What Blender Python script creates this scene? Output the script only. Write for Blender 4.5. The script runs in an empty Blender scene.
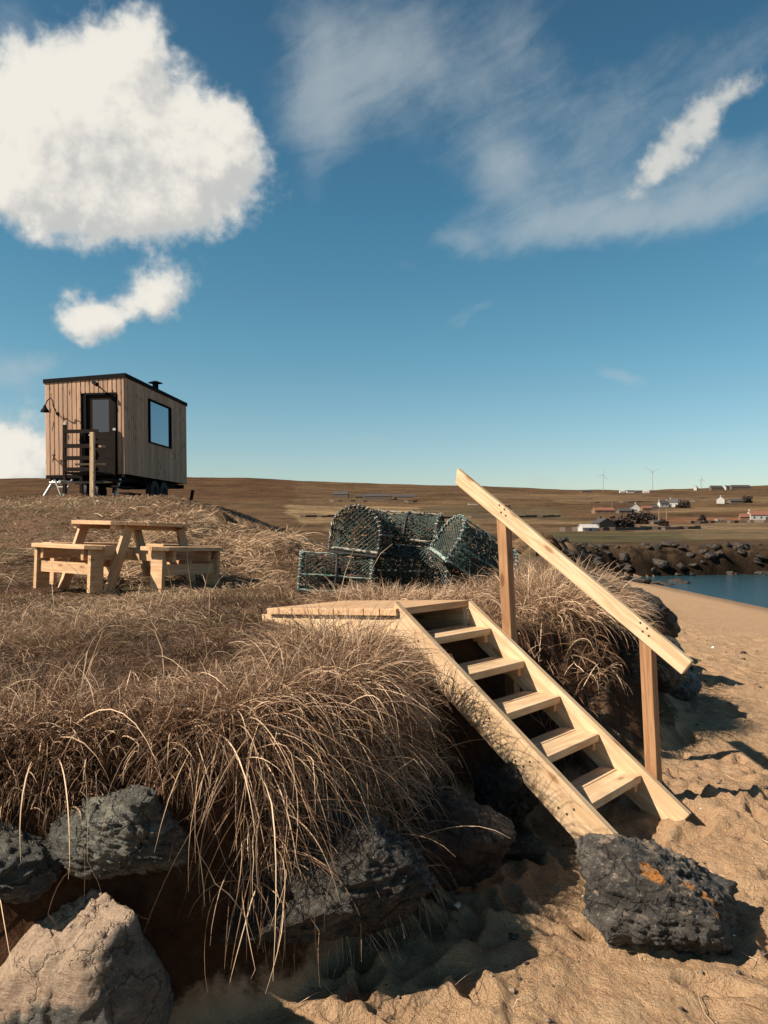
import bpy, bmesh, math, random
import numpy as np
from mathutils import Vector, Matrix
R = math.radians
rng = np.random.default_rng(7)
random.seed(7)
scn = bpy.context.scene
COL = scn.collection

# ------------------------------------------------------------------ camera
EYE = 1.78
F = 740.0            # focal length in pixels of the 768 wide picture
HOR = 527.0          # row of the eye-level horizon
cam = bpy.data.cameras.new('camera')
cam.sensor_fit = 'HORIZONTAL'; cam.sensor_width = 36.0; cam.lens = F/768*36.0
cam.shift_y = (HOR-512)/768
cam.clip_start = 0.05; cam.clip_end = 20000
camo = bpy.data.objects.new('camera', cam); COL.objects.link(camo)
camo.location = (0, 0, EYE); camo.rotation_euler = (R(90), 0, 0)
scn.camera = camo

# ------------------------------------------------------------------ light
SUN_EL = 40.0
SUN_A = 21.0         # the sun stands to the left and this many degrees towards the camera
sd = Vector((-math.cos(R(SUN_A))*math.cos(R(SUN_EL)), -math.sin(R(SUN_A))*math.cos(R(SUN_EL)), math.sin(R(SUN_EL))))
sun = bpy.data.lights.new('sun', 'SUN'); sun.energy = 5.0; sun.angle = R(0.53); sun.color = (1.0, 0.885, 0.74)
suno = bpy.data.objects.new('sun', sun); COL.objects.link(suno)
suno.rotation_euler = sd.to_track_quat('Z', 'Y').to_euler()
scn.view_settings.view_transform = 'Standard'; scn.view_settings.look = 'None'
scn.view_settings.exposure = 0.9; scn.view_settings.gamma = 1.0
scn.view_settings.use_curve_mapping = False
try:
    scn.cycles.max_bounces = 6; scn.cycles.diffuse_bounces = 3; scn.cycles.transparent_max_bounces = 12
except Exception: pass

# ------------------------------------------------------------------ sky with clouds (by direction only)
class NT:
    def __init__(s, tree):
        s.t = tree; s.n = tree.nodes; s.l = tree.links
    def new(s, typ, **kw):
        n = s.n.new(typ)
        for k, v in kw.items(): setattr(n, k, v)
        return n
    def link(s, a, b): s.l.new(a, b)
    def put(s, sock, v):
        if isinstance(v, bpy.types.NodeSocket): s.l.new(v, sock)
        else: sock.default_value = v
    def math(s, op, a, b=None, c=None, clamp=False):
        n = s.n.new('ShaderNodeMath'); n.operation = op; n.use_clamp = clamp
        for i, v in enumerate((a, b, c)):
            if v is not None: s.put(n.inputs[i], v)
        return n.outputs[0]
    def vmath(s, op, a, b=None, scale=None):
        n = s.n.new('ShaderNodeVectorMath'); n.operation = op
        s.put(n.inputs[0], a)
        if b is not None: s.put(n.inputs[1], b)
        if scale is not None: s.put(n.inputs['Scale'], scale)
        return n.outputs['Value'] if op in ('LENGTH', 'DOT_PRODUCT', 'DISTANCE') else n.outputs[0]
    def noise(s, vec, scale, detail=4, rough=0.55, dist=0.0, col=False):
        n = s.n.new('ShaderNodeTexNoise'); s.put(n.inputs['Vector'], vec)
        s.put(n.inputs['Scale'], scale); n.inputs['Detail'].default_value = detail
        n.inputs['Roughness'].default_value = rough; n.inputs['Distortion'].default_value = dist
        return n.outputs['Color'] if col else n.outputs[0]
    def vor(s, vec, scale, feat='F1', out='Distance', rnd=1.0):
        n = s.n.new('ShaderNodeTexVoronoi'); n.feature = feat; s.put(n.inputs['Vector'], vec)
        n.inputs['Scale'].default_value = scale; n.inputs['Randomness'].default_value = rnd
        return n.outputs[out]
    def ramp(s, fac, stops, interp='LINEAR'):
        n = s.n.new('ShaderNodeValToRGB'); s.put(n.inputs[0], fac); r = n.color_ramp; r.interpolation = interp
        while len(r.elements) < len(stops): r.elements.new(0.5)
        for e, (p, c) in zip(r.elements, stops):
            e.position = p; e.color = (*c, 1) if len(c) == 3 else c
        return n.outputs[0]
    def mix(s, fac, a, b, mode='MIX'):
        n = s.n.new('ShaderNodeMix'); n.data_type = 'RGBA'; n.blend_type = mode
        s.put(n.inputs[0], fac)
        for i, v in ((6, a), (7, b)):
            if isinstance(v, bpy.types.NodeSocket): s.l.new(v, n.inputs[i])
            else: n.inputs[i].default_value = (*v, 1) if len(v) == 3 else v
        return n.outputs[2]
    def sstep(s, v, lo, hi):
        n = s.n.new('ShaderNodeMapRange'); n.interpolation_type = 'SMOOTHSTEP'
        s.put(n.inputs[0], v); s.put(n.inputs[1], lo); s.put(n.inputs[2], hi)
        return n.outputs[0]
    def sep(s, v):
        n = s.n.new('ShaderNodeSeparateXYZ'); s.l.new(v, n.inputs[0]); return n.outputs
    def comb(s, x, y, z):
        n = s.n.new('ShaderNodeCombineXYZ')
        for i, v in enumerate((x, y, z)): s.put(n.inputs[i], v)
        return n.outputs[0]

def ang(px, py):
    dx, dz = (px-384)/F, (HOR-py)/F
    return math.atan2(dx, 1), math.atan2(dz, math.hypot(1, dx))

world = bpy.data.worlds.new('World'); scn.world = world; world.use_nodes = True
w = NT(world.node_tree); w.n.clear()
sky = w.new('ShaderNodeTexSky', sky_type='NISHITA'); sky.sun_disc = False
sky.sun_elevation = R(SUN_EL); sky.sun_rotation = math.atan2(sd.x, sd.y)
sky.air_density = 1.0; sky.dust_density = 0.6; sky.ozone_density = 2.0; sky.altitude = 0
tc = w.new('ShaderNodeTexCoord'); dvec = tc.outputs['Generated']
dx, dy, dz = w.sep(dvec)
elv = w.math('ARCSINE', w.math('MINIMUM', dz, 0.9999))
grade = w.ramp(w.math('DIVIDE', elv, R(45), clamp=True), [(0.0, (1.22, 1.12, 1.06)), (0.12, (0.98, 1.10, 1.04)), (0.3, (0.66, 1.06, 0.98)), (0.5, (0.50, 0.97, 0.94)), (0.8, (0.47, 0.80, 0.80)), (1.0, (0.48, 0.62, 0.62))])
skyc = w.mix(1.0, sky.outputs[0], grade, 'MULTIPLY')

def cloud_layer(blobs, warp, wscale, edge_noise, nscale, lo, hi, det=7, off=(0, 0, 0), bil=.55, fib=0, fine=0):
    v = w.vmath('ADD', dvec, off)
    nz = w.noise(v, wscale, 4, 0.55, col=True)
    nx, ny, nzz = w.sep(nz)
    az = w.math('ADD', w.math('ARCTAN2', w.sep(v)[0], w.sep(v)[1]), w.math('MULTIPLY', w.math('SUBTRACT', nx, 0.5), warp))
    el = w.math('ADD', w.math('ARCSINE', w.sep(v)[2]), w.math('MULTIPLY', w.math('SUBTRACT', ny, 0.5), warp))
    tot = None
    for (px, py, rx, ry, rot, amp) in blobs:
        a0, e0 = ang(px, py); rx, ry = rx/F, ry/F
        ca, sa = math.cos(R(rot)), math.sin(R(rot))
        da = w.math('SUBTRACT', az, a0); de = w.math('SUBTRACT', el, e0)
        u = w.math('DIVIDE', w.math('ADD', w.math('MULTIPLY', da, ca), w.math('MULTIPLY', de, sa)), rx)
        q = w.math('DIVIDE', w.math('SUBTRACT', w.math('MULTIPLY', de, ca), w.math('MULTIPLY', da, sa)), ry)
        d2 = w.math('ADD', w.math('MULTIPLY', u, u), w.math('MULTIPLY', q, q))
        b = w.math('MULTIPLY', w.math('EXPONENT', w.math('MULTIPLY', d2, -0.69)), amp)
        tot = b if tot is None else w.math('ADD', tot, b)
    nn = w.noise(v, nscale, det, 0.62)
    if bil:
        vn = w.new('ShaderNodeTexVoronoi'); vn.feature = 'F1'
        w.link(w.vmath('ADD', v, w.vmath('SCALE', nz, scale=0.06)), vn.inputs['Vector']); vn.inputs['Scale'].default_value = nscale*1.9; vn.inputs['Detail'].default_value = 1.5; vn.inputs['Roughness'].default_value = .55; vn.normalize = True
        nn = w.math('ADD', w.math('MULTIPLY', nn, .62), w.math('MULTIPLY', w.math('SUBTRACT', .75, vn.outputs['Distance']), bil))
    if fib:
        sx, sy, sz = w.sep(v)
        fv = w.comb(w.math('ADD', w.math('MULTIPLY', sx, .55), w.math('MULTIPLY', sz, .45)), w.math('MULTIPLY', sy, .6), w.math('SUBTRACT', w.math('MULTIPLY', sz, 2.2), w.math('MULTIPLY', sx, 1.0)))
        nn = w.math('ADD', w.math('MULTIPLY', nn, 1-fib), w.math('MULTIPLY', w.noise(fv, 15, 7, .66, .5), fib))
    if fine: nn = w.math('ADD', nn, w.math('MULTIPLY', w.math('SUBTRACT', w.noise(v, nscale*4.2, 4, .65), .5), fine))
    dens = w.math('ADD', tot, w.math('MULTIPLY', w.math('SUBTRACT', nn, 0.5), w.math('MULTIPLY', w.math('MINIMUM', w.math('MULTIPLY', tot, 2.2), 1.0), edge_noise)))
    return w.sstep(dens, lo, hi), dens

CUM = [(114, 92, 56, 48, 0, 1.0), (50, 128, 56, 44, 0, 1.0), (110, 165, 90, 46, 0, 1.0), (205, 165, 48, 34, 0, .9),
       (240, 140, 26, 26, 0, .7), (130, 52, 26, 20, 0, .65), (20, 195, 34, 26, 0, .7), (0, 110, 34, 30, 0, .6), (110, 212, 80, 16, 0, .6),
       (166, 293, 28, 21, 20, .9), (86, 314, 28, 21, 0, .85), (125, 308, 36, 13, 10, .65),
       (28, 446, 34, 38, 10, 1.0), (0, 475, 40, 30, 0, .8)]
STREAK = [(640, 184, 20, 13, 30, .75), (657, 163, 22, 12, 40, .85), (678, 148, 22, 11, 40, .9), (698, 130, 17, 11, 60, .8), (709, 108, 12, 13, 60, .75), (728, 90, 20, 11, 20, .9), (745, 92, 12, 12, -20, .7), (168, 298, 30, 26, 20, .45), (100, 255, 90, 14, 0, .35), (262, 190, 26, 40, 0, .5)]
WISP = [(395, 30, 60, 40, 20, .7), (500, 60, 60, 30, 30, .5), (520, 110, 50, 24, 20, .5), (640, 210, 60, 16, 5, .6), (320, 100, 30, 60, 0, .6), (330, 45, 70, 70, 0, .55), (450, 70, 80, 45, 20, .6), (300, 130, 40, 40, 0, .45), (495, 170, 38, 26, 0, .95), (580, 185, 90, 40, 20, .75),
        (455, 236, 34, 14, 0, .8), (560, 226, 60, 16, 12, .75), (740, 190, 55, 34, 10, .95), (700, 215, 60, 18, 0, .6), (640, 100, 80, 30, 30, .4),
        (470, 322, 30, 8, 6, .7), (618, 378, 26, 8, -4, .95), (365, 437, 34, 8, 0, .6), (35, 352, 30, 12, 8, .8), (8, 372, 28, 16, 0, .8), (30, 290, 16, 18, 30, .4),
        (395, 262, 26, 10, -30, .4), (10, 20, 40, 30, 0, .6), (630, 480, 120, 10, 3, .5), (548, 480, 16, 8, 0, .6), (765, 270, 30, 10, 10, .5), (740, 60, 50, 20, 35, .5), (165, 440, 40, 30, 0, .3)]
m1, d1 = cloud_layer(CUM, 0.06, 12.0, 1.55, 14.0, 0.38, 1.02, det=6, fine=.42)
m1b, d1b = cloud_layer(CUM, 0.06, 12.0, 1.55, 14.0, 0.42, 1.2, det=4, bil=0, off=tuple(sd*0.018))
m3, d3 = cloud_layer(STREAK, 0.07, 14.0, 1.7, 16.0, 0.30, 1.75, det=6, bil=.35, fine=.8)
m2, d2 = cloud_layer(WISP, 0.10, 7.0, 2.3, 9.0, 0.34, 1.75, det=7, bil=0, fib=.38)
lit = w.sstep(w.math('SUBTRACT', d1, d1b), -0.42, 0.34)
ccol = w.mix(lit, (5.6, 5.6, 5.4), (8.6, 8.2, 7.4))  # sunward light and grey shade painted into the cloud colour
thick = w.sstep(d1, 0.45, 1.25)
ccol = w.mix(thick, (5.0, 5.5, 5.7), ccol)
out = w.mix(w.math('MULTIPLY', m2, 0.58), skyc, (5.0, 5.5, 5.6))
out = w.mix(w.math('MULTIPLY', m3, 0.88), out, (6.9, 6.8, 6.3))
out = w.mix(w.math('MULTIPLY', m1, 0.97), out, ccol)
bg = w.new('ShaderNodeBackground'); bg.inputs['Strength'].default_value = 0.056
wo = w.new('ShaderNodeOutputWorld'); w.link(out, bg.inputs[0]); w.link(bg.outputs[0], wo.inputs[0])
try: world.cycles.sampling_method = 'MANUAL'; world.cycles.sample_map_resolution = 512
except Exception: pass

# ------------------------------------------------------------------ numpy noise
def _h(ix, iy, iz, seed):
    h = (ix.astype(np.int64)*374761393 + iy.astype(np.int64)*668265263 + iz.astype(np.int64)*2147483647 + seed*974711) & 0xffffffff
    h = ((h ^ (h >> 13))*1274126177) & 0xffffffff
    h = ((h ^ (h >> 16))*2246822519) & 0xffffffff
    return ((h ^ (h >> 15)) & 0xffffff)/float(0xffffff)
def n2(x, y, seed=0):
    ix, iy = np.floor(x), np.floor(y); fx, fy = x-ix, y-iy
    ux, uy = fx*fx*fx*(fx*(fx*6-15)+10), fy*fy*fy*(fy*(fy*6-15)+10)
    z = np.zeros_like(ix)
    a, b, c, d = _h(ix, iy, z, seed), _h(ix+1, iy, z, seed), _h(ix, iy+1, z, seed), _h(ix+1, iy+1, z, seed)
    return (a*(1-ux)+b*ux)*(1-uy)+(c*(1-ux)+d*ux)*uy-0.5
def f2(x, y, oct=4, seed=0, gain=0.5):
    s = 0; a = 1.0
    for o in range(oct):
        s = s+a*n2(x*2**o+o*17.3, y*2**o-o*9.1, seed+o); a *= gain
    return s
def n3(p, seed=0):
    i = np.floor(p); f = p-i; u = f*f*f*(f*(f*6-15)+10); s = 0
    for dx_ in (0, 1):
        for dy_ in (0, 1):
            for dz_ in (0, 1):
                wgt = (u[:, 0] if dx_ else 1-u[:, 0])*(u[:, 1] if dy_ else 1-u[:, 1])*(u[:, 2] if dz_ else 1-u[:, 2])
                s = s+wgt*_h(i[:, 0]+dx_, i[:, 1]+dy_, i[:, 2]+dz_, seed)
    return s-0.5
def f3(p, oct=4, seed=0, gain=0.5):
    s = 0; a = 1.0
    for o in range(oct):
        s = s+a*n3(p*2**o+o*7.7, seed+o); a *= gain
    return s
def ss(a, b, x):
    t = np.clip((x-a)/(b-a), 0, 1); return t*t*(3-2*t)

# ------------------------------------------------------------------ terrain
SEA = -2.5
LIP = np.array([(-400, -60), (-30, 0.6), (-8, 1.9), (-3, 2.12), (-2.2, 2.24), (-1.6, 2.55), (-.85, 2.72), (-.42, 3.05), (-.12, 3.55), (.06, 4.2), (.25, 4.75), (.62, 5.15), (1.05, 5.45),
                (1.5, 6.0), (1.95, 6.9), (2.35, 8.2), (2.6, 10), (3.2, 13.5), (5.5, 25), (10, 42), (14.5, 57), (19, 66), (40, 69), (90, 78), (220, 100), (1200, 160), (6000, 300)], float)
POLY = np.vstack([LIP, [(6000, 9000), (-6000, 9000), (-6000, -60)]])
def lip_dist(x, y):
    d = np.full(x.shape, 1e9)
    for a, b in zip(LIP[:-1], LIP[1:]):
        e = b-a; t = np.clip(((x-a[0])*e[0]+(y-a[1])*e[1])/(e@e), 0, 1)
        d = np.minimum(d, (x-a[0]-t*e[0])**2+(y-a[1]-t*e[1])**2)
    ins = np.zeros(x.shape, bool); n = len(POLY); j = n-1
    for i in range(n):
        xi, yi = POLY[i]; xj, yj = POLY[j]
        if yi != yj:
            c = ((yi > y) != (yj > y)) & (x < (xj-xi)*(y-yi)/(yj-yi)+xi)
            ins ^= c
        j = i
    d = np.sqrt(d)
    return np.where(ins, d, -d)
PROF_Y = np.array([20, 66, 100, 200, 300, 350, 500, 800, 1300.])
PROF_R = np.array([560, 549, 541, 533.5, 528, 524, 513, 501, 487.])
SKY_X = np.array([-600, 0, 190, 250, 300, 480, 560, 640, 700, 768, 1400.])
SKY_R = np.array([484, 478, 476.5, 477.5, 480.5, 486, 489, 490, 488, 484.5, 480])
PRINTS = [(rng.uniform(-.6, 3.2), rng.uniform(2.3, 6.0), rng.uniform(0, 6.28), rng.uniform(.75, 1.15)) for _ in range(160)]
PRINTS += [(rng.uniform(1.5, 9), rng.uniform(5.5, 16), rng.uniform(0, 6.28), rng.uniform(.9, 1.4)) for _ in range(240)]
def land_h(x, y):
    near = 1.06+0.02*f2(x*.6, y*.6, 3, 11)
    side = 1-ss(-5.6, -0.9, x+0.05*(y-18))
    near = near+1.45*ss(9.6, 18.6, y)*side*(1-0.5*ss(24, 60, y))
    near = near+0.42*ss(10, 12.5, y)*(1-ss(15, 18, y))*ss(-6, -4, x)*(1-ss(-1.6, -.3, x))*(0.6+1.6*np.abs(n2(x*1.1, y*1.0, 5)))
    near = near+0.07*f2(x*.9, y*.9, 4, 21)*ss(4.5, 8, y)
    yy = np.maximum(y, 1.0)
    px = np.clip(384+F*x/yy, -600, 1400)
    r = np.interp(yy, PROF_Y, PROF_R)+(np.interp(px, SKY_X, SKY_R)-487)*ss(280, 1300, yy)
    far = EYE+(HOR-r)/F*np.minimum(yy, 1300)-np.maximum(yy-1300, 0)*0.05
    far = far+f2(x/40, y/40, 4, 31)*0.9*ss(70, 300, y)+f2(x/160, y/160, 3, 33)*5*ss(250, 900, y)*(1-ss(1000, 1300, y))
    wgt = ss(18, 66, y-0.0)
    # the plateau comes down towards the cove before the far ground rises
    return near*(1-wgt)+far*wgt
def beach_h(x, y):
    d = np.maximum(x-2.6, 0)
    z = -0.155*d*d/(d+1.6)+0.02*f2(x*.5, y*.5, 3, 41)
    z = z+.13*np.exp(-((x-1.85)/.8)**2-((y-4.5)/.8)**2)
    return np.maximum(z, -7)
def terrain(x, y, fine=True):
    s = lip_dist(x, y)
    s = s+np.where(y < 20, 0.10, 0.8)*f2(x*1.3/np.where(y < 20, 1, 6), y*1.3/np.where(y < 20, 1, 6), 4, 51)
    hl, hb = land_h(x, y), beach_h(x, y)
    wout = np.where(y < 20, 0.30+0.60*ss(0.75, 1.7, x)*(1-ss(10, 20, y)), 0.3)+2.6*ss(12, 40, y)
    hl = hl-0.09*(1-ss(-.1, 1.3, s))*(1-ss(14, 22, y))*(1-ss(.0, .5, x-.1))
    t = ss(0, 1, (s+wout)/(wout+0.06))
    z = hb+(hl-hb)*t
    if fine:
        nf = (y < 18) & (y > -8) & (np.abs(x) < 14)
        dt = np.zeros_like(z)
        xx, yy_ = x[nf], y[nf]
        sand = 0.042*f2(xx*2.0, yy_*2.0, 3, 61)
        wx, wy = xx+.10*f2(xx*3, yy_*3, 2, 62), yy_+.10*f2(xx*3, yy_*3, 2, 63)
        rg = np.abs(f2(wx*3.6, wy*3.6, 3, 66)); sand = sand+0.075*np.minimum(rg, .24)
        rg2 = np.abs(f2(wx*8.5, wy*8.5, 3, 68)); sand = sand+0.044*np.minimum(rg2, .22)
        cl_ = np.clip(f2(xx*1.1, yy_*1.1, 2, 75)+.25, 0, 1); sand = sand+0.034*cl_*f2(xx*17, yy_*17, 4, 71, 0.65)
        for (fx, fy, fa, fs) in PRINTS:
            k = (np.abs(xx-fx) < .3) & (np.abs(yy_-fy) < .3)
            if not k.any(): continue
            c, sn = math.cos(fa), math.sin(fa)
            u = ((xx[k]-fx)*c+(yy_[k]-fy)*sn)/(.13*fs); v = (-(xx[k]-fx)*sn+(yy_[k]-fy)*c)/(.055*fs)
            q = u*u+v*v
            sand[k] += -0.042*np.exp(-q**2)+0.020*np.exp(-(np.sqrt(q)-1.45)**2*5)
        bank = 0.05*f2(xx*5, yy_*5, 4, 81)
        face = 4*t[nf]*(1-t[nf])
        dt[nf] = sand*(1-ss(0.0, .4, t[nf]))+face*0.10*f2(xx*4, z[nf]*4, 4, 91)+bank*.5*ss(.6, 1, t[nf])
        z = z+dt
        fl = (y > 18)
        rocky = (s < 2.5) & (s > -4) & fl
        z = np.where(rocky, z+1.1*np.abs(f2(x/2.2, y/2.2, 4, 95))*ss(-4, -1, s)*(1-ss(.5, 2.5, s)), z)
    return z, s, t

def zt(x, y):
    a, _, _ = terrain(np.array([float(x)]), np.array([float(y)]))
    return float(a[0])

# polar sheet round the camera: fine in front, coarse behind, out to the horizon
a_front = np.arange(-52, 52.01, 0.22)
a_back = np.concatenate([np.arange(-180, -52, 2.0), a_front, np.arange(52+2.0, 180, 2.0)])
ths = np.radians(a_back)
rad = [1.2]
while rad[-1] < 24: rad.append(rad[-1]*1.0052)
while rad[-1] < 38: rad.append(rad[-1]*1.011)
while rad[-1] < 100: rad.append(rad[-1]*1.006)
while rad[-1] < 400: rad.append(rad[-1]*1.014)
while rad[-1] < 7500: rad.append(rad[-1]*1.03)
rad = np.array(rad)
T, RR = np.meshgrid(ths, rad)
GX, GY = RR*np.sin(T), RR*np.cos(T)
GX, GY = GX.ravel(), GY.ravel()
GZ, GS, GT = terrain(GX, GY)
NA, NR = len(ths), len(rad)
cz = float(terrain(np.array([0.]), np.array([0.]))[0][0])
idx = np.arange(NA*NR).reshape(NR, NA)
q = np.stack([idx[:-1, :], np.roll(idx, -1, 1)[:-1, :], np.roll(idx, -1, 1)[1:, :], idx[1:, :]], -1).reshape(-1, 4)
q = q[:, ::-1]
fy = GY[q].mean(1); ft = GT[q].mean(1)
fx_ = GX[q].mean(1)
land = ft > np.where(fy > 24, .04, np.where(fx_ > .7, .06, .015))
far_face = land & (fy > 34) & (fx_ > -1.5-.02*fy)
far_face = far_face | (land & (fy > 75))
classes = {'beach': ~land, 'grass_bank': land & ~far_face, 'hill': far_face}

def set_smooth(me):
    me.polygons.foreach_set('use_smooth', np.ones(len(me.polygons), bool))
def mesh_np(name, V, Q, k=4, smooth=True):
    me = bpy.data.meshes.new(name)
    V = np.asarray(V, np.float32); Q = np.asarray(Q, np.int32)
    me.vertices.add(len(V)); me.vertices.foreach_set('co', V.ravel())
    me.loops.add(Q.size); me.loops.foreach_set('vertex_index', Q.ravel())
    me.polygons.add(len(Q)); me.polygons.foreach_set('loop_start', np.arange(0, Q.size, k, dtype=np.int32))
    try: me.polygons.foreach_set('loop_total', np.full(len(Q), k, np.int32))
    except Exception: pass
    me.update(calc_edges=True)
    if smooth: set_smooth(me)
    return me

# ------------------------------------------------------------------ materials
def mat(name):
    m = bpy.data.materials.new(name); m.use_nodes = True
    t = NT(m.node_tree); t.n.clear()
    b = t.new('ShaderNodeBsdfPrincipled'); o = t.new('ShaderNodeOutputMaterial')
    t.link(b.outputs[0], o.inputs[0]); t.b = b; t.o = o
    return m, t
def bump(t, h, strength=0.5, dist=0.02):
    n = t.new('ShaderNodeBump'); n.inputs['Strength'].default_value = strength; n.inputs['Distance'].default_value = dist
    t.link(h, n.inputs['Height']); t.link(n.outputs[0], t.b.inputs['Normal'])
def pos(t): return t.new('ShaderNodeNewGeometry').outputs['Position']
def objc(t): return t.new('ShaderNodeTexCoord').outputs['Object']
def rnd(t): return t.new('ShaderNodeObjectInfo').outputs['Random']

def m_plain(name, col, rough=0.6, metal=0.0, var=0.25, scale=12):
    m, t = mat(name)
    n = t.noise(objc(t), scale, 5, 0.6)
    c = t.mix(n, tuple(v*(1-var) for v in col), tuple(min(1, v*(1+var)) for v in col))
    t.link(c, t.b.inputs['Base Color']); t.b.inputs['Roughness'].default_value = rough; t.b.inputs['Metallic'].default_value = metal
    bump(t, n, 0.15, 0.01)
    return m

def m_sand():
    m, t = mat('sand'); p = pos(t)
    big = t.noise(p, 0.7, 5, 0.6); mid = t.noise(p, 7, 6, 0.65); fine = t.noise(p, 180, 3, 0.7); gr = t.noise(p, 900, 2, 0.6)
    c = t.ramp(mid, [(0.25, (.33, .195, .102)), (0.5, (.49, .315, .175)), (0.8, (.57, .395, .235))])
    c = t.mix(t.math('MULTIPLY', big, 0.5), c, (.30, .18, .11))
    c = t.mix(t.sstep(gr, 0.62, 0.75), c, (.14, .085, .055))
    sh = t.vor(p, 26); c = t.mix(t.sstep(sh, 0.07, 0.03), c, (.55, .46, .36))
    z = t.sep(p)[2]
    wet = t.sstep(z, SEA+0.75, SEA+0.15)
    c = t.mix(t.math('MULTIPLY', wet, 0.6), c, (.10, .065, .04))
    # strandline of dark weed bits
    band = t.math('MULTIPLY', t.sstep(t.noise(p, 2.3, 5, 0.7), 0.60, 0.72), t.sstep(z, -0.25, -0.9))
    c = t.mix(t.math('MULTIPLY', band, 0.55), c, (.09, .055, .035))
    t.link(c, t.b.inputs['Base Color']); t.b.inputs['Roughness'].default_value = 0.95
    t.b.inputs['Specular IOR Level'].default_value = 0.15
    g1 = t.noise(p, 24, 6, 0.7); g2 = t.noise(p, 75, 4, 0.7)
    c = t.mix(t.math('MULTIPLY', t.sstep(g2, .52, .70), .45), c, (.52, .37, .25)); c = t.mix(t.math('MULTIPLY', t.sstep(g2, .46, .32), .5), c, (.16, .09, .052))
    t.link(c, t.b.inputs['Base Color'])
    h = t.math('ADD', t.math('MULTIPLY', mid, 0.5), t.math('ADD', t.math('MULTIPLY', g1, .55), t.math('ADD', t.math('MULTIPLY', g2, 0.28), t.math('MULTIPLY', fine, .10))))
    bump(t, h, 1.0, 0.07)
    return m
def m_turf():
    m, t = mat('turf'); p = pos(t)
    nz = t.sep(t.new('ShaderNodeNewGeometry').outputs['Normal'])[2]
    a = t.noise(p, 1.1, 5, 0.6); b_ = t.noise(p, 14, 6, 0.7); f_ = t.noise(t.vmath('MULTIPLY', p, (1, 1, 1)), 120, 4, 0.7)
    c = t.ramp(b_, [(0.25, (.055, .030, .017)), (0.5, (.145, .084, .048)), (0.75, (.26, .168, .10))])
    g = t.ramp(b_, [(0.3, (.046, .036, .018)), (0.7, (.135, .105, .055))])
    c = t.mix(t.sstep(a, 0.45, 0.65), c, g)
    e = t.ramp(t.noise(p, 9, 6, 0.7), [(0.25, (.030, .014, .007)), (0.55, (.07, .034, .018)), (0.8, (.12, .062, .034))])
    c = t.mix(t.sstep(nz, 0.80, 0.55), c, e)
    foot = t.math('ADD', t.sep(p)[2], t.math('MULTIPLY', t.math('SUBTRACT', t.noise(p, 6, 6, .7), .5), .34))
    c = t.mix(t.sstep(foot, 0.17, 0.07), c, t.ramp(b_, [(0.25, (.30, .185, .105)), (0.5, (.44, .29, .175)), (0.8, (.52, .37, .24))]))
    t.link(c, t.b.inputs['Base Color']); t.b.inputs['Roughness'].default_value = 1.0; t.b.inputs['Specular IOR Level'].default_value = 0.1
    bump(t, t.math('ADD', b_, t.math('MULTIPLY', f_, 0.4)), 0.9, 0.05)
    return m
def m_hill():
    m, t = mat('hill_heath'); p = pos(t)
    at = t.new('ShaderNodeAttribute', attribute_name='tint').outputs['Color']
    st = t.vmath('MULTIPLY', p, (0.7, 1.0, 1.0))
    a = t.noise(st, 0.025, 9, 0.72); b_ = t.noise(p, 0.22, 8, 0.75)
    k = t.math('ADD', t.math('MULTIPLY', a, 0.75), t.math('MULTIPLY', b_, 0.75))
    c = t.mix(1.0, at, t.ramp(k, [(0.56, (.34, .30, .28)), (0.72, (.9, .9, .9)), (0.88, (1.7, 1.66, 1.6))]), 'MULTIPLY')
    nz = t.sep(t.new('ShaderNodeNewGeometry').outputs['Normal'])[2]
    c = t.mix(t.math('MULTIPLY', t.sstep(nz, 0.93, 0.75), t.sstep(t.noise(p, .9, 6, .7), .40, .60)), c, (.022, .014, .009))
    t.link(c, t.b.inputs['Base Color']); t.b.inputs['Roughness'].default_value = 1.0; t.b.inputs['Specular IOR Level'].default_value = 0.05
    bump(t, k, 0.8, 1.2)
    return m
def m_water():
    m, t = mat('sea_water'); p = pos(t)
    n = t.noise(t.vmath('MULTIPLY', p, (.6, 1.6, 1)), 1.2, 5, 0.6)
    t.b.inputs['Base Color'].default_value = (.018, .05, .065, 1); t.b.inputs['Roughness'].default_value = 0.12; t.b.inputs['IOR'].default_value = 1.33
    bump(t, n, 0.8, 0.25)
    return m
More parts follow.
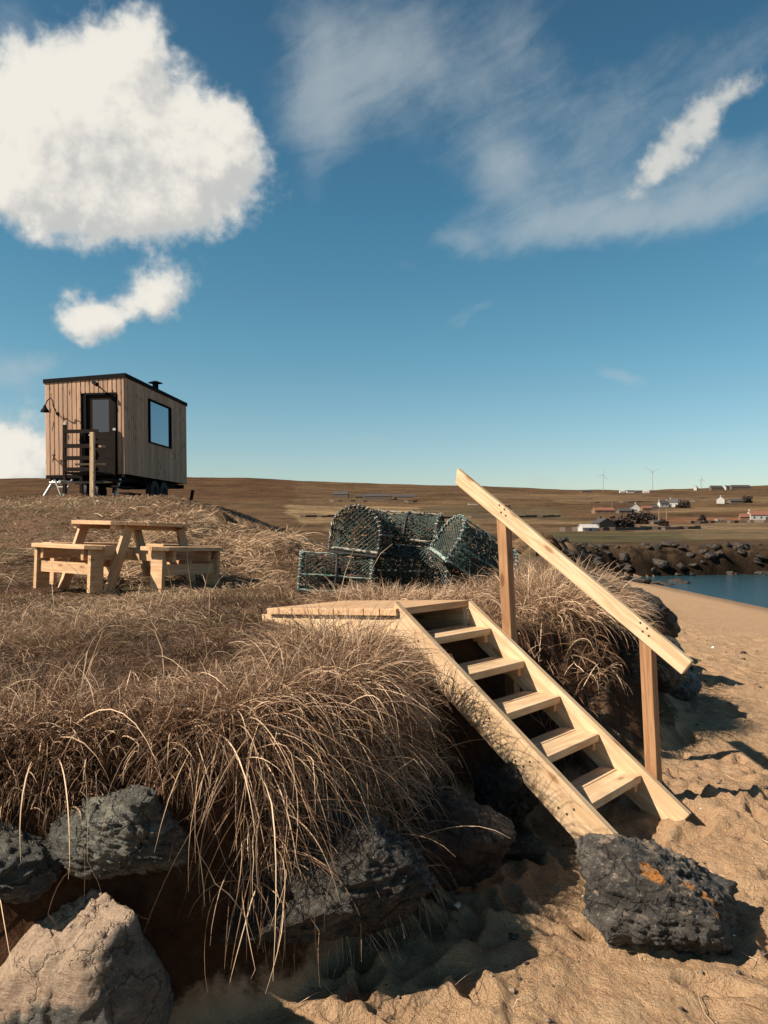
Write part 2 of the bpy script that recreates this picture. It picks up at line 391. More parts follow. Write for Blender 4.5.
def m_wood(name, c0, c1, c2, knots=True, rough=0.62, dapple=0):
    """grain runs along the board's own X"""
    m, t = mat(name)
    o = objc(t); r = rnd(t)
    v = t.vmath('ADD', o, t.comb(t.math('MULTIPLY', r, 37.0), t.math('MULTIPLY', r, 11.0), t.math('MULTIPLY', r, 23.0)))
    st = t.vmath('MULTIPLY', v, (1.2, 22.0, 22.0))
    wob = t.noise(t.vmath('MULTIPLY', v, (2.5, 6, 6)), 1.0, 3, 0.5)
    rings = t.math('SINE', t.math('MULTIPLY', t.math('ADD', t.noise(st, 0.55, 4, 0.5), t.math('MULTIPLY', wob, 0.25)), 38.0))
    rings = t.math('ADD', t.math('MULTIPLY', rings, 0.5), 0.5)
    fine = t.noise(t.vmath('MULTIPLY', v, (4, 160, 160)), 1.0, 3, 0.6)
    k = t.math('ADD', t.math('MULTIPLY', rings, 0.45), t.math('MULTIPLY', fine, 0.55))
    c = t.ramp(k, [(0.1, c0), (0.5, c1), (0.9, c2)])
    blot = t.noise(v, 3.0, 4, 0.6)
    c = t.mix(t.sstep(blot, 0.5, 0.72), c, tuple(x*0.80 for x in c1))
    tone = t.math('ADD', 0.86, t.math('MULTIPLY', r, 0.22))
    c = t.vmath('SCALE', c, scale=tone)
    c = t.mix(t.math('MULTIPLY', t.sstep(t.noise(v, 7.0, 6, 0.7), .55, .75), .35), c, tuple(x*.55 for x in c1))
    if knots:
        kd = t.vor(t.vmath('MULTIPLY', v, (3.2, 9.0, 9.0)), 1.0)
        c = t.mix(t.sstep(kd, 0.20, 0.10), c, (c0[0]*.45, c0[1]*.32, c0[2]*.25))
        c = t.mix(t.math('MULTIPLY', t.sstep(kd, 0.42, 0.18), 0.35), c, c0)
    t.link(c, t.b.inputs['Base Color']); t.b.inputs['Roughness'].default_value = rough; t.b.inputs['Specular IOR Level'].default_value = 0.3
    bump(t, t.math('ADD', fine, t.math('MULTIPLY', rings, 0.4)), 0.25, 0.004)
    return m
def m_clad(axis):
    m, t = mat('larch_cladding'); o = objc(t); s_ = t.sep(o)
    u = s_[axis]
    bi = t.math('FLOOR', t.math('DIVIDE', t.math('ADD', u, 20.0), 0.121))
    wn = t.new('ShaderNodeTexWhiteNoise', noise_dimensions='1D'); t.link(bi, wn.inputs['W']); r = wn.outputs['Value']
    v = t.vmath('ADD', o, t.comb(t.math('MULTIPLY', r, 5), t.math('MULTIPLY', r, 9), t.math('MULTIPLY', r, 30)))
    g = t.noise(t.vmath('MULTIPLY', v, (45, 45, 2.2)), 1.0, 4, 0.6)
    c = t.ramp(g, [(0.25, (.29, .165, .105)), (0.5, (.46, .285, .185)), (0.8, (.57, .37, .25))])
    c = t.vmath('SCALE', c, scale=t.math('ADD', 0.80, t.math('MULTIPLY', r, 0.34)))
    kd = t.vor(t.vmath('MULTIPLY', v, (9, 9, 2.6)), 1.0)
    c = t.mix(t.sstep(kd, 0.26, 0.12), c, (.10, .05, .03))
    t.link(c, t.b.inputs['Base Color']); t.b.inputs['Roughness'].default_value = 0.7; t.b.inputs['Specular IOR Level'].default_value = 0.25
    bump(t, g, 0.2, 0.004)
    return m
def m_grass(name, dark, mid, pale):
    m, t = mat(name)
    a = t.new('ShaderNodeAttribute', attribute_name='tint').outputs['Fac']
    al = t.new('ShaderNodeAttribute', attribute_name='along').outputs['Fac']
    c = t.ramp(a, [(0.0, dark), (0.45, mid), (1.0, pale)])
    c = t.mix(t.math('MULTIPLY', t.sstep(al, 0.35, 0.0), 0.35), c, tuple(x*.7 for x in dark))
    t.link(c, t.b.inputs['Base Color']); t.b.inputs['Roughness'].default_value = 0.55; t.b.inputs['Specular IOR Level'].default_value = 0.25
    tr = t.new('ShaderNodeBsdfTranslucent'); t.link(c, tr.inputs[0])
    mx = t.new('ShaderNodeMixShader'); mx.inputs[0].default_value = 0.25
    t.link(t.b.outputs[0], mx.inputs[1]); t.link(tr.outputs[0], mx.inputs[2]); t.link(mx.outputs[0], t.o.inputs[0])
    return m
def m_rock(name, c0, c1, c2, vein=(.26, .25, .225), sandy=None, lichen=False, gloss=0.6):
    m, t = mat(name); o = objc(t); r = rnd(t)
    v = t.vmath('ADD', o, t.comb(t.math('MULTIPLY', r, 9.0), t.math('MULTIPLY', r, 5.0), r))
    mp = t.new('ShaderNodeMapping'); t.link(v, mp.inputs[0]); mp.inputs['Rotation'].default_value = (.35, -.3, .4); mp.inputs['Scale'].default_value = (1.3, 1.3, 4.2)
    st = mp.outputs[0]
    a = t.noise(st, 3.0, 9, 0.72); b_ = t.noise(v, 55, 6, 0.75); mm = t.noise(st, 9.0, 9, 0.75); big = t.noise(v, 2.6, 4, 0.6)
    k = t.math('ADD', t.math('ADD', t.math('MULTIPLY', a, 0.40), t.math('MULTIPLY', mm, 0.35)), t.math('MULTIPLY', big, .25))
    c = t.ramp(k, [(0.40, c0), (0.5, c1), (0.60, c2)])
    c = t.mix(t.math('MULTIPLY', t.sstep(b_, 0.57, 0.66), .8), c, vein)
    c = t.mix(t.math('MULTIPLY', t.sstep(b_, 0.45, 0.36), .85), c, tuple(x*.45 for x in c0))
    wv = t.vmath('ADD', v, t.vmath('SCALE', t.noise(v, 6, 5, .6, col=True), scale=.22))
    cr = t.vor(wv, 5.0, 'DISTANCE_TO_EDGE')
    crk = t.sstep(cr, 0.035, 0.0)
    c = t.mix(t.math('MULTIPLY', crk, .7), c, tuple(x*.35 for x in c0))
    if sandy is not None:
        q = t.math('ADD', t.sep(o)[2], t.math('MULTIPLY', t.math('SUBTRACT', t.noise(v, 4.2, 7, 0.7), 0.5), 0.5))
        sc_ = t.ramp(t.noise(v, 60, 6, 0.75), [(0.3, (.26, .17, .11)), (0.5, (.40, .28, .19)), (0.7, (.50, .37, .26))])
        lit_side = t.math('SUBTRACT', q, t.math('MULTIPLY', t.sep(o)[0], 0.9))  # sandy crust kept to the sunlit upper left; lower-right shade painted grey
        c = t.mix(t.sstep(lit_side, sandy, sandy+0.07), c, sc_)
    if lichen:
        wob = t.vmath('SCALE', t.vmath('SUBTRACT', t.noise(v, 26, 5, 0.75, col=True), (.5, .5, .5)), scale=0.07)
        for (lx, ly, lz, lr) in lichen:
            d = t.vmath('DISTANCE', t.vmath('ADD', o, wob), (lx, ly, lz))
            c = t.mix(t.math('MULTIPLY', t.sstep(d, lr, lr*0.75), t.sstep(b_, .36, .44)), c, t.ramp(t.noise(v, 70, 3, 0.6), [(0.3, (.30, .10, .012)), (0.7, (.50, .21, .04))]))
        gz = t.sep(t.new('ShaderNodeNewGeometry').outputs['Normal'])[2]
        top = t.math('MULTIPLY', t.sstep(gz, 0.6, 0.9), t.sstep(t.noise(v, 13, 6, 0.7), 0.5, 0.58))
        c = t.mix(t.math('MULTIPLY', top, 0.75), c, (.30, .22, .15))
    t.link(c, t.b.inputs['Base Color']); t.b.inputs['Roughness'].default_value = gloss
    t.b.inputs['Specular IOR Level'].default_value = 0.45
    h = t.math('ADD', t.math('MULTIPLY', mm, 0.9), t.math('ADD', t.math('MULTIPLY', b_, 0.30), t.math('MULTIPLY', crk, -.35)))
    bump(t, h, 1.0, 0.035)
    return m

M = {}
M['sand'] = m_sand(); M['turf'] = m_turf(); M['hill'] = m_hill(); M['water'] = m_water()
M['pine'] = m_wood('new_pine', (.43, .27, .145), (.55, .38, .225), (.66, .48, .31))
M['pine_warm'] = m_wood('planed_pine', (.40, .225, .115), (.52, .32, .175), (.62, .41, .24))
M['post'] = m_wood('treated_post', (.20, .10, .045), (.30, .155, .074), (.38, .215, .11))
M['dark_wood'] = m_wood('dark_stained_wood', (.010, .006, .005), (.015, .009, .007), (.022, .014, .010), knots=False, rough=.8); M['dark_wood'].node_tree.nodes['Principled BSDF'].inputs['Specular IOR Level'].default_value = .12
M['clad_x'] = m_clad(0); M['clad_y'] = m_clad(1)
M['black'] = m_plain('black_metal', (.005, .004, .004), 0.8); M['black'].node_tree.nodes['Principled BSDF'].inputs['Specular IOR Level'].default_value = .12
M['rubber'] = m_plain('tyre_rubber', (.02, .018, .017), 0.8)
M['galv'] = m_plain('galvanised_steel', (.48, .47, .45), 0.45, 0.6)
M['screw'] = m_plain('screw_head', (.07, .05, .035), 0.5, 0.5)
M['grass'] = m_grass('dry_grass', (.060, .028, .015), (.25, .142, .080), (.66, .47, .31))
M['turfgrass'] = m_grass('short_dry_grass', (.070, .036, .019), (.20, .118, .066), (.50, .345, .215))

# ------------------------------------------------------------------ object helpers
LM = {}
def tag(o, label=None, cat=None, group=None, kind=None):
    if label: o['label'] = label
    if cat: o['category'] = cat
    if group: o['group'] = group
    if kind: o['kind'] = kind
    return o
def thing(name, label, cat, loc=(0, 0, 0), rotz=0.0, group=None, rot=None):
    o = bpy.data.objects.new(name, None); COL.objects.link(o); o.empty_display_size = 0.1
    o.location = loc; o.rotation_euler = rot if rot else (0, 0, rotz)
    return tag(o, label, cat, group)
def link(name, me, m, parent=None, local=None, label=None):
    o = bpy.data.objects.new(name, me); COL.objects.link(o)
    if m is not None and not me.materials: me.materials.append(m)
    if parent: o.parent = parent
    if local is not None: o.matrix_local = local; LM[o.name] = local.copy()
    if label: o['label'] = label
    return o
def bevel(o, wdt=0.004, seg=2):
    md = o.modifiers.new('bevel', 'BEVEL'); md.width = wdt; md.segments = seg; md.limit_method = 'ANGLE'
    return o
class MB:
    def __init__(s): s.v = []; s.f = []
    def add(s, vs, fs):
        b = len(s.v); s.v += [tuple(p) for p in vs]; s.f += [tuple(i+b for i in f) for f in fs]; return s
    def box(s, c, size, mtx=None):
        x, y, z = (d/2 for d in size)
        vs = [Vector((c[0]+i*x, c[1]+j*y, c[2]+k*z)) for i in (-1, 1) for j in (-1, 1) for k in (-1, 1)]
        if mtx: vs = [mtx @ p for p in vs]
        return s.add(vs, [(0, 1, 3, 2), (4, 6, 7, 5), (0, 4, 5, 1), (2, 3, 7, 6), (0, 2, 6, 4), (1, 5, 7, 3)])
    def prism(s, pts, z0, z1, mtx=None):
        n = len(pts)
        vs = [Vector((p[0], p[1], z0)) for p in pts]+[Vector((p[0], p[1], z1)) for p in pts]
        if mtx: vs = [mtx @ p for p in vs]
        return s.add(vs, [tuple(range(n-1, -1, -1)), tuple(range(n, 2*n))]+[(i, (i+1) % n, n+(i+1) % n, n+i) for i in range(n)])
    def tube(s, pts, r, n=6, caps=True, closed=False):
        P = [Vector(p) for p in pts]; m = len(P); vs = []; up = Vector((0.13, 0.21, 1)).normalized()
        for i, p in enumerate(P):
            if closed: d = P[(i+1) % m]-P[i-1]
            else: d = P[min(i+1, m-1)]-P[max(i-1, 0)]
            if d.length < 1e-9: d = Vector((0, 0, 1))
            d.normalize(); a = d.cross(up)
            if a.length < 0.1: a = d.cross(Vector((1, 0.2, 0)))
            a.normalize(); b = d.cross(a)
            rr = r[i] if isinstance(r, (list, tuple)) else r
            vs += [p+a*math.cos(2*math.pi*k/n)*rr+b*math.sin(2*math.pi*k/n)*rr for k in range(n)]
        fs = []
        for i in range(m if closed else m-1):
            j = (i+1) % m
            fs += [(i*n+k, i*n+(k+1) % n, j*n+(k+1) % n, j*n+k) for k in range(n)]
        if caps and not closed: fs += [tuple(range(n-1, -1, -1)), tuple((m-1)*n+k for k in range(n))]
        return s.add(vs, fs)
    def build(s, name, m, parent=None, local=None, smooth=False, label=None):
        me = bpy.data.meshes.new(name); me.from_pydata(s.v, [], s.f); me.update()
        bm = bmesh.new(); bm.from_mesh(me); bmesh.ops.recalc_face_normals(bm, faces=bm.faces); bm.to_mesh(me); bm.free()
        if smooth: set_smooth(me)
        return link(name, me, m, parent, local, label)
def frame(o, x, y, z):
    m = Matrix.Identity(4)
    for i, a in enumerate((x, y, z)):
        a = Vector(a); m[0][i], m[1][i], m[2][i] = a
    m.translation = Vector(o); return m
def board(name, p0, p1, wdir, wid, thk, m, parent, wloc=(0, 0, 0), bev=0.004, label=None):
    """a board from p0 to p1 (given in the parent's frame), its wide side along wdir"""
    p0, p1 = Vector(p0), Vector(p1); x = (p1-p0); L = x.length; x.normalize()
    y = Vector(wdir); y = (y-x*y.dot(x)).normalized(); z = x.cross(y)
    o = MB().box((L/2, 0, 0), (L, wid, thk)).build(name, m, parent, frame(p0, x, y, z), label=label)
    if bev: bevel(o, bev)
    return o
def at(px, py, Y): return ((px-384)/F*Y, Y, EYE+(HOR-py)/F*Y)
def on_ground(px, Y):
    x = (px-384)/F*Y; return (x, Y, zt(x, Y))
def copy_tree(o, parent=None):
    c = o.copy(); COL.objects.link(c)
    if parent: c.parent = parent
    for ch in list(o.children): copy_tree(ch, c)
    return c

# ------------------------------------------------------------------ ground sheets
def sheet(name, mask, m):
    Q = q[mask]; used, inv = np.unique(Q, return_inverse=True)
    V = np.stack([GX[used], GY[used], GZ[used]], 1)
    me = mesh_np(name, V, inv.reshape(-1, 4)); o = link(name, me, m); o['kind'] = 'structure'
    return o, V
beach, _ = sheet('beach', classes['beach'], M['sand'])
# the patch right under the camera closes the sheet
ring = idx[0]
bm = bmesh.new(); vs = [bm.verts.new((GX[i], GY[i], GZ[i])) for i in ring]; c = bm.verts.new((0, 0, cz))
for i in range(NA): bm.faces.new((c, vs[(i+1) % NA], vs[i]))
bmesh.ops.recalc_face_normals(bm, faces=bm.faces)
me = bpy.data.meshes.new('sand_underfoot'); bm.to_mesh(me); bm.free()
o = link('sand', me, M['sand']); o['kind'] = 'structure'
bank, _ = sheet('grass_bank', classes['grass_bank'], M['turf'])
hill, HV = sheet('hill', classes['hill'], M['hill'])
# albedo of moor and fields (land use, by place on the hill)
hx, hy = HV[:, 0], HV[:, 1]
hpx = 384+F*hx/hy; hpy = HOR-(HV[:, 2]-EYE)/hy*F
tint = np.tile(np.array([[.088, .055, .030]]), (len(HV), 1))
def patch(x0, x1, y0, y1, col, skew=0.0, soft=1.2):
    wob = f2(hx/60, hy/60, 3, 77)*3
    yy = hpy-skew*(hpx-(x0+x1)/2)+wob*0.6
    k = ss(x0-6, x0, hpx+wob*4)*(1-ss(x1, x1+6, hpx+wob*4))*ss(y0-soft, y0, yy)*(1-ss(y1, y1+soft, yy))
    global tint
    tint = tint*(1-k[:, None])+np.array([col])*k[:, None]
patch(-200, 290, 470, 500, (.075, .042, .022))
patch(295, 520, 500, 512, (.105, .068, .038), 0.01)
patch(292, 420, 507, 516, (.200, .140, .080), 0.02)
patch(300, 480, 517, 526, (.165, .112, .064), 0.03)
patch(430, 560, 509, 518, (.090, .066, .040), 0.02)
patch(470, 620, 520, 524, (.145, .098, .056), 0.01)
patch(330, 560, 527, 533, (.120, .078, .044), 0.01)
patch(560, 700, 533, 541, (.082, .070, .038), -0.01)
patch(640, 790, 524, 531, (.150, .105, .064), -0.01)
patch(600, 800, 518, 521, (.150, .075, .042), -0.015)
patch(690, 800, 531, 538, (.125, .092, .055), 0)
patch(560, 800, 497, 502, (.120, .080, .046), 0.0)
patch(480, 640, 495, 498, (.130, .085, .050), 0.01)
patch(640, 800, 508, 511, (.135, .090, .050), -0.01)
patch(560, 800, 543, 560, (.070, .046, .028), 0)
patch(520, 900, 546, 640, (.060, .040, .026), 0)
lowk = (1-ss(-1.6, -.6, HV[:, 2]))*(hy < 110)
tint = tint*(1-.72*lowk[:, None])
tint = tint*np.array([.86, .83, .77])
attr = hill.data.attributes.new('tint', 'FLOAT_COLOR', 'POINT')
attr.data.foreach_set('color', np.hstack([tint, np.ones((len(tint), 1))]).astype(np.float32).ravel())

# sea: a wide gently rippled sheet
N = 60
me = bpy.data.meshes.new('sea'); bm = bmesh.new()
bmesh.ops.create_grid(bm, x_segments=4, y_segments=4, size=1.0)
for v in bm.verts: v.co = Vector((v.co.x*4000+4015, v.co.y*4000-200, SEA))
bm.to_mesh(me); bm.free()
sea = link('sea', me, M['water']); sea['kind'] = 'structure'

# ------------------------------------------------------------------ stairs with landing and handrail
P1 = Vector((0.729, 5.038, EYE-0.688)); th = 0.7465
U = Vector((math.cos(th), -math.sin(th), 0)); V_ = Vector((math.sin(th), math.cos(th), 0)); Z = Vector((0, 0, 1))
RUN, RISE, WID = 0.2636, 0.19, 0.665
D = U*RUN-Z*RISE
st = thing('beach_stairs', 'new pine steps with a single sloping handrail running down to the sand', 'stairs', (P1.x, P1.y, 0))
def S(t, v=0.0, z=0.0, u=0.0):    # point along the flight in the thing's frame (v = 0 is the inner side of the far stringer)
    p = P1+D*t+V_*v+Z*z+U*u; return p-Vector((P1.x, P1.y, 0))
def stringer(t0, t1, v0, v1, label=None, cut_low='square'):
    """side profile in the u-z plane, top edge a little above the nosings"""
    sl = Vector((RUN, 0, -RISE)).normalized(); nn = Vector((RISE, 0, RUN)).normalized()
    def pt(t, d): # d below the top edge
        return Vector((RUN*t, 0, -RISE*t+0.035))-nn*d
    W = 0.195
    a = pt(t0, 0); b = pt(t1, 0); c_ = pt(t1, W); d_ = pt(t0, W)
    # plumb cut at the head
    d_ = Vector((a.x, 0, d_.z-(d_.x-a.x)*(-RISE/RUN)))
    d_ = Vector((a.x, 0, a.z-W/math.cos(math.atan2(RISE, RUN))))
    prof = [a, b, c_, d_]
    base = S(0); org = base
    x = (U*sl.x+Z*sl.z); y = V_; z = x.cross(y)
    fr = frame(org, x, y, z); inv = fr.inverted()
    mb = MB(); pts = []
    for vv in (v0, v1):
        for p in prof:
            wp = base+U*p.x+Z*p.z+V_*vv
            pts.append(inv @ wp)
    mb.add(pts, [(0, 1, 2, 3), (7, 6, 5, 4)]+[(i, i+4, (i+1) % 4+4, (i+1) % 4) for i in range(4)])
    return bevel(mb.build('stringer', M['pine'], st, fr, label=label), 0.004)
far_s = stringer(-0.72, 5.04, 0.0, 0.045)
near_s = stringer(-0.95, 4.72, -WID-0.045, -WID, label='near stringer with dark screw heads')
for k in range(5):
    a = S(k); x = V_; y = U*-1
    mb = MB(); zc = -0.0225
    dd = [(0.0, 0.145), (0.151, 0.10)]
    for (o_, wd) in dd: mb.box((-WID/2, o_+wd/2, zc), (WID-0.006, wd, 0.045))
    tr = bevel(mb.build('tread', M['pine'], st, frame(a, x, y, Z)), 0.004)
    for vv in (-0.0225-0.002, -WID+0.0225+0.002):
        MB().box((-0.12, 0, -0.0725), (0.20, 0.04, 0.05)).build('cleat', M['pine_warm'], tr, Matrix.Translation((vv, 0, 0)) @ frame((0, 0, 0), (0, -1, 0), (1, 0, 0), (0, 0, 1)))
def screw(p, n, parent_obj, r=0.0065):
    mb = MB(); n = Vector(n).normalized(); mb.tube([Vector((0, 0, -0.002)), Vector((0, 0, 0.0025))], r, 8)
    z = n; x = z.orthogonal().normalized(); y = z.cross(x)
    o = mb.build('screw', M['screw'], parent_obj)
    o.matrix_local = LM[parent_obj.name].inverted() @ frame(p, x, y, z)
for k in range(5):
    for (du, dz_) in ((-0.05, -0.015), (-0.14, -0.03), (-0.09, -0.05)):
        screw(S(k, -WID-0.045, dz_, du), -V_, near_s)
# landing: a slightly back-sloping deck
tilt = 0.072
NU = (-U-Z*tilt).normalized()
C0 = S(-0.80, 0.050, 0.0, 0.0); C0.z = EYE-0.513
dl = 1.30; nb = 9; bw = dl/nb
mb = MB()
for k in range(nb):
    wd = bw-(0.006 if k else 0.004)
    mb.box((-0.5*(WID+0.12), k*bw+wd/2, -0.0225), (WID+0.12+(0.006 if k % 3 else 0), wd, 0.045))
deck = bevel(mb.build('deck', M['pine_warm'], st, frame(C0, V_, NU, V_.cross(NU))), 0.004)
for vv, lab in ((-WID-0.055, 'pale side board under the deck ends'), (0.0, None)):
    a = C0+V_*(vv-0.012)+NU*0.03-Z*0.145
    board('side_board', a, a+NU*(dl+0.06), Z, 0.19, 0.045, M['pine'], st, label=lab)
a = C0-V_*(WID+0.01)+NU*0.62-Z*0.145
board('joist', a, a+V_*(WID-0.03), Z, 0.17, 0.045, M['pine_warm'], st)
a = C0-V_*(WID+0.01)+NU*(dl-0.03)-Z*0.145
board('joist', a, a+V_*(WID-0.03), Z, 0.17, 0.045, M['pine_warm'], st)
# two posts against the outside of the far stringer, leaning a little
PO = 0.073
for t_, lean in ((0.33, -0.062), (4.12, -0.058)):
    top = S(t_, 0.045+PO/2+0.001, 0.90); bot = S(t_, 0.045+PO/2+0.001, -0.45)
    top = top+Vector((lean, 0, 0))*0.6; bot = bot-Vector((lean, 0, 0))*0.5
    p = board('post', bot, top, V_, PO, PO, M['post'], st, bev=0.005)
rail_v = 0.045-0.024
a = S(-1.10, rail_v, 0.895); b = S(5.10, rail_v, 0.905)
sl = (b-a).normalized(); nn = V_.cross(sl)
fr = frame(a, sl, nn if nn.z > 0 else -nn, sl.cross(nn if nn.z > 0 else -nn)); inv = fr.inverted()
L = (b-a).length; hw = 0.098; ct = hw*RISE/RUN*0.72
mb = MB(); prof = [(0, 0), (L, 0), (L, -hw), (ct, -hw)]
pts = [(x, y, z) for z in (-0.022, 0.022) for (x, y) in prof]
mb.add(pts, [(0, 1, 2, 3), (7, 6, 5, 4)]+[(i, i+4, (i+1) % 4+4, (i+1) % 4) for i in range(4)])
rail = bevel(mb.build('handrail', M['pine'], st, fr), 0.006)
for t_ in (0.33, 4.05):
    for (dt_, dz_) in ((-0.07, -0.035), (0.08, -0.035), (-0.02, -0.075), (0.12, -0.07)):
        screw(S(t_+dt_, rail_v-0.0225, 0.92+dz_), -V_, rail)

# ------------------------------------------------------------------ rocks
def rock_mesh(name, size, seed, sub=5, rough=0.10, strata=0.05, planes=16, hmin=.55, dip=(.25, -.2, 1.0), soft=.10):
    """a boulder broken along planes, then weathered"""
    bm = bmesh.new(); bmesh.ops.create_icosphere(bm, subdivisions=sub, radius=1.0)
    P = np.array([v.co for v in bm.verts]); r_ = np.random.default_rng(seed)
    d = P/np.linalg.norm(P, axis=1)[:, None]
    off = r_.uniform(-50, 50, 3)
    ns = r_.normal(size=(planes, 3)); ns /= np.linalg.norm(ns, axis=1)[:, None]; hs = r_.uniform(hmin, 1.0, planes)
    dw = norm(d+0.16*np.stack([f3(d*2.0+off+k*9, 3, seed+k) for k in range(3)], 1))
    k = dw@ns.T; rr_ = np.where(k > .05, hs/np.maximum(k, .05), 9)
    e = np.exp(-rr_/soft).sum(1)+np.exp(-1.15/soft)
    P = d*(-soft*np.log(e))[:, None]*1.12
    nb_ = np.abs(f3(P*3.0+off, 4, seed+9, .55)); P = P+d*(0.10-nb_)[:, None]*rough
    dp = norm(np.array([dip]))[0]; h = P@dp
    lay = f3(np.stack([P[:, 0]*1.2, P[:, 1]*1.2, h*9], 1)+off, 3, seed+5, .6); P = P+d*(strata*lay)[:, None]
    tt = h*5.5+1.5*f3(P*2.2+off, 3, seed+11); fr_ = tt-np.floor(tt)
    P = P+d*(strata*.75*(np.minimum(fr_, (1-fr_)*5)-.4))[:, None]
    t2 = (P@norm(np.array([[.8, .5, .2]]))[0])*4.2+1.3*f3(P*2.6-off, 3, seed+13); f2_ = t2-np.floor(t2)
    P = P+d*(strata*.6*(np.minimum(f2_, (1-f2_)*6)-.4))[:, None]
    P = P+d*(rough*.55*f3(P*9+off, 4, seed+7, .7))[:, None]
    P = P*np.array(size)/2*1.12
    for v, p in zip(bm.verts, P): v.co = p
    me = bpy.data.meshes.new(name); bm.to_mesh(me); bm.free(); set_smooth(me)
    return me
def norm(a): return a/np.maximum(np.linalg.norm(a, axis=-1, keepdims=True), 1e-9)
M['rock_green'] = m_rock('grey_green_schist', (.022, .019, .014), (.092, .086, .067), (.24, .23, .185), gloss=.45)
M['rock_dark'] = m_rock('dark_wet_schist', (.010, .008, .006), (.034, .027, .020), (.098, .085, .066), vein=(.17, .15, .12), gloss=0.42)
M['rock_sand'] = m_rock('sandy_shaded_boulder', (.04, .038, .034), (.10, .098, .088), (.20, .19, .165), sandy=0.10)
M['rock_lichen'] = m_rock('lichen_boulder', (.014, .011, .008), (.052, .044, .036), (.13, .115, .095))
M['rock_earth'] = m_rock('earth_stained_rock', (.016, .009, .005), (.05, .027, .016), (.10, .058, .036), vein=(.13, .08, .05))
M['rock_far'] = m_rock('shore_rock', (.016, .011, .007), (.038, .026, .018), (.066, .048, .034), vein=(.08, .06, .045))
def rock(name, label, px, py, Y, size, seed, m, rot=(0, 0, 0), group=None, cat='rock', **kw):
    o = link(name, rock_mesh(name, size, seed, **kw), M[m])
    o.location = at(px, py, Y); o.rotation_euler = rot
    return tag(o, label, cat, group)
def rock_g(name, label, px, Y, size, seed, m, sink=.25, rot=(0, 0, 0), **kw):
    x = (px-384)/F*Y
    return rock(name, label, px, HOR-(zt(x, Y)+size[2]*(.5-sink)-EYE)/Y*F, Y, size, seed, m, rot, **kw)
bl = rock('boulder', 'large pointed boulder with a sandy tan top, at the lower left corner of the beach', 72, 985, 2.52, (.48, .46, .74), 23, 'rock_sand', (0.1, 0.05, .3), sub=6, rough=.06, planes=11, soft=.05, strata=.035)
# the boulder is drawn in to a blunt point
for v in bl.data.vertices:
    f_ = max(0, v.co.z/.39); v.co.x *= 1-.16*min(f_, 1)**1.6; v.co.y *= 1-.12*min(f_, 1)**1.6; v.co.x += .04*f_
rl = rock('boulder', 'dark boulder with orange lichen patches beside the foot of the steps', 654, 889, 3.27, (.58, .48, .45), 15, 'rock_lichen', (0, .08, .1), sub=6, rough=.14, strata=.07, planes=12, soft=.05, hmin=.5)
lv = np.array([v.co for v in rl.data.vertices]); ld_ = norm(lv); lich = []
for (ox, oz, lr) in ((-30, 34, .045), (-20, 31, .034), (34, 24, .026), (53, 14, .026), (50, 2, .022), (58, 9, .026), (60, 0, .024), (20, 30, .022)):
    q0 = np.array([ox/88, 0, oz/56]); q0[1] = -math.sqrt(max(.05, 1-q0@q0)); q0 = np.array(rl.rotation_euler.to_matrix().inverted() @ Vector(q0))
    lich.append((*lv[np.argmax(ld_@(q0/np.linalg.norm(q0)))], lr))
rl.data.materials.clear(); rl.data.materials.append(m_rock('lichen_covered_boulder', (.014, .011, .008), (.052, .044, .036), (.13, .115, .095), lichen=lich))
rock('boulder', 'grey green rock under hanging grass above the pointed boulder', 133, 834, 2.60, (.40, .34, .28), 21, 'rock_green', (0, .1, .1), sub=6, strata=.08)
rock('boulder', 'flat grey rock in the bank cut by the left edge of the picture', 4, 856, 2.54, (.33, .3, .19), 31, 'rock_green', (.1, .1, 0), strata=.10)
rock('boulder', 'broad dark glossy rock beneath the long hanging grass', 342, 872, 3.04, (.92, .60, .37), 42, 'rock_dark', (0, -.08, .2), sub=6, rough=.14)
rock('boulder', 'dark crusted rock in the shade beneath the stair flight', 503, 790, 4.25, (.36, .35, .40), 51, 'rock_dark', rough=.2, strata=.1)
rock('boulder', 'reddish buried rock in the earth bank left of the stair foot', 452, 840, 3.6, (.46, .4, .40), 56, 'rock_earth', rough=.14)
rock('stone', 'flat brown stone lying in shade on the sand near the stair foot', 517, 848, 3.95, (.22, .2, .09), 61, 'rock_dark')
rock('stone', 'small dark pebble with a pale tip in the shaded sand', 388, 956, 3.06, (.085, .07, .06), 63, 'rock_green', sub=4)
rock('boulder', 'shaded rock in the hollow behind the pointed boulder', 165, 925, 2.82, (.40, .36, .30), 71, 'rock_dark')
rock('boulder', 'dark broad rock in the far corner behind the pointed boulder', 20, 925, 2.75, (.5, .3, .3), 73, 'rock_dark')
rock_g('boulder', 'tall dark grey rock seen under the handrail behind the dune grass', 636, 8.7, (.80, .7, .75), 81, 'rock_dark', sink=.12, rough=.16)
rock_g('boulder', 'rounded grey rock behind the lower handrail post', 657, 9.6, (.60, .6, .50), 82, 'rock_dark', sink=.2)
rock_g('boulder', 'low flat grey rock on the sand right of the lower handrail post', 676, 7.7, (.46, .42, .32), 83, 'rock_dark', sink=.2)
rock_g('boulder', 'grey rock half buried in the bank just left of the lower handrail post', 650, 6.9, (.50, .4, .44), 84, 'rock_dark', sink=.1)
rock_g('stone', 'small orange brown stone on the bank under the handrail', 621, 7.0, (.10, .09, .10), 85, 'rock_lichen', sink=.1, sub=4)
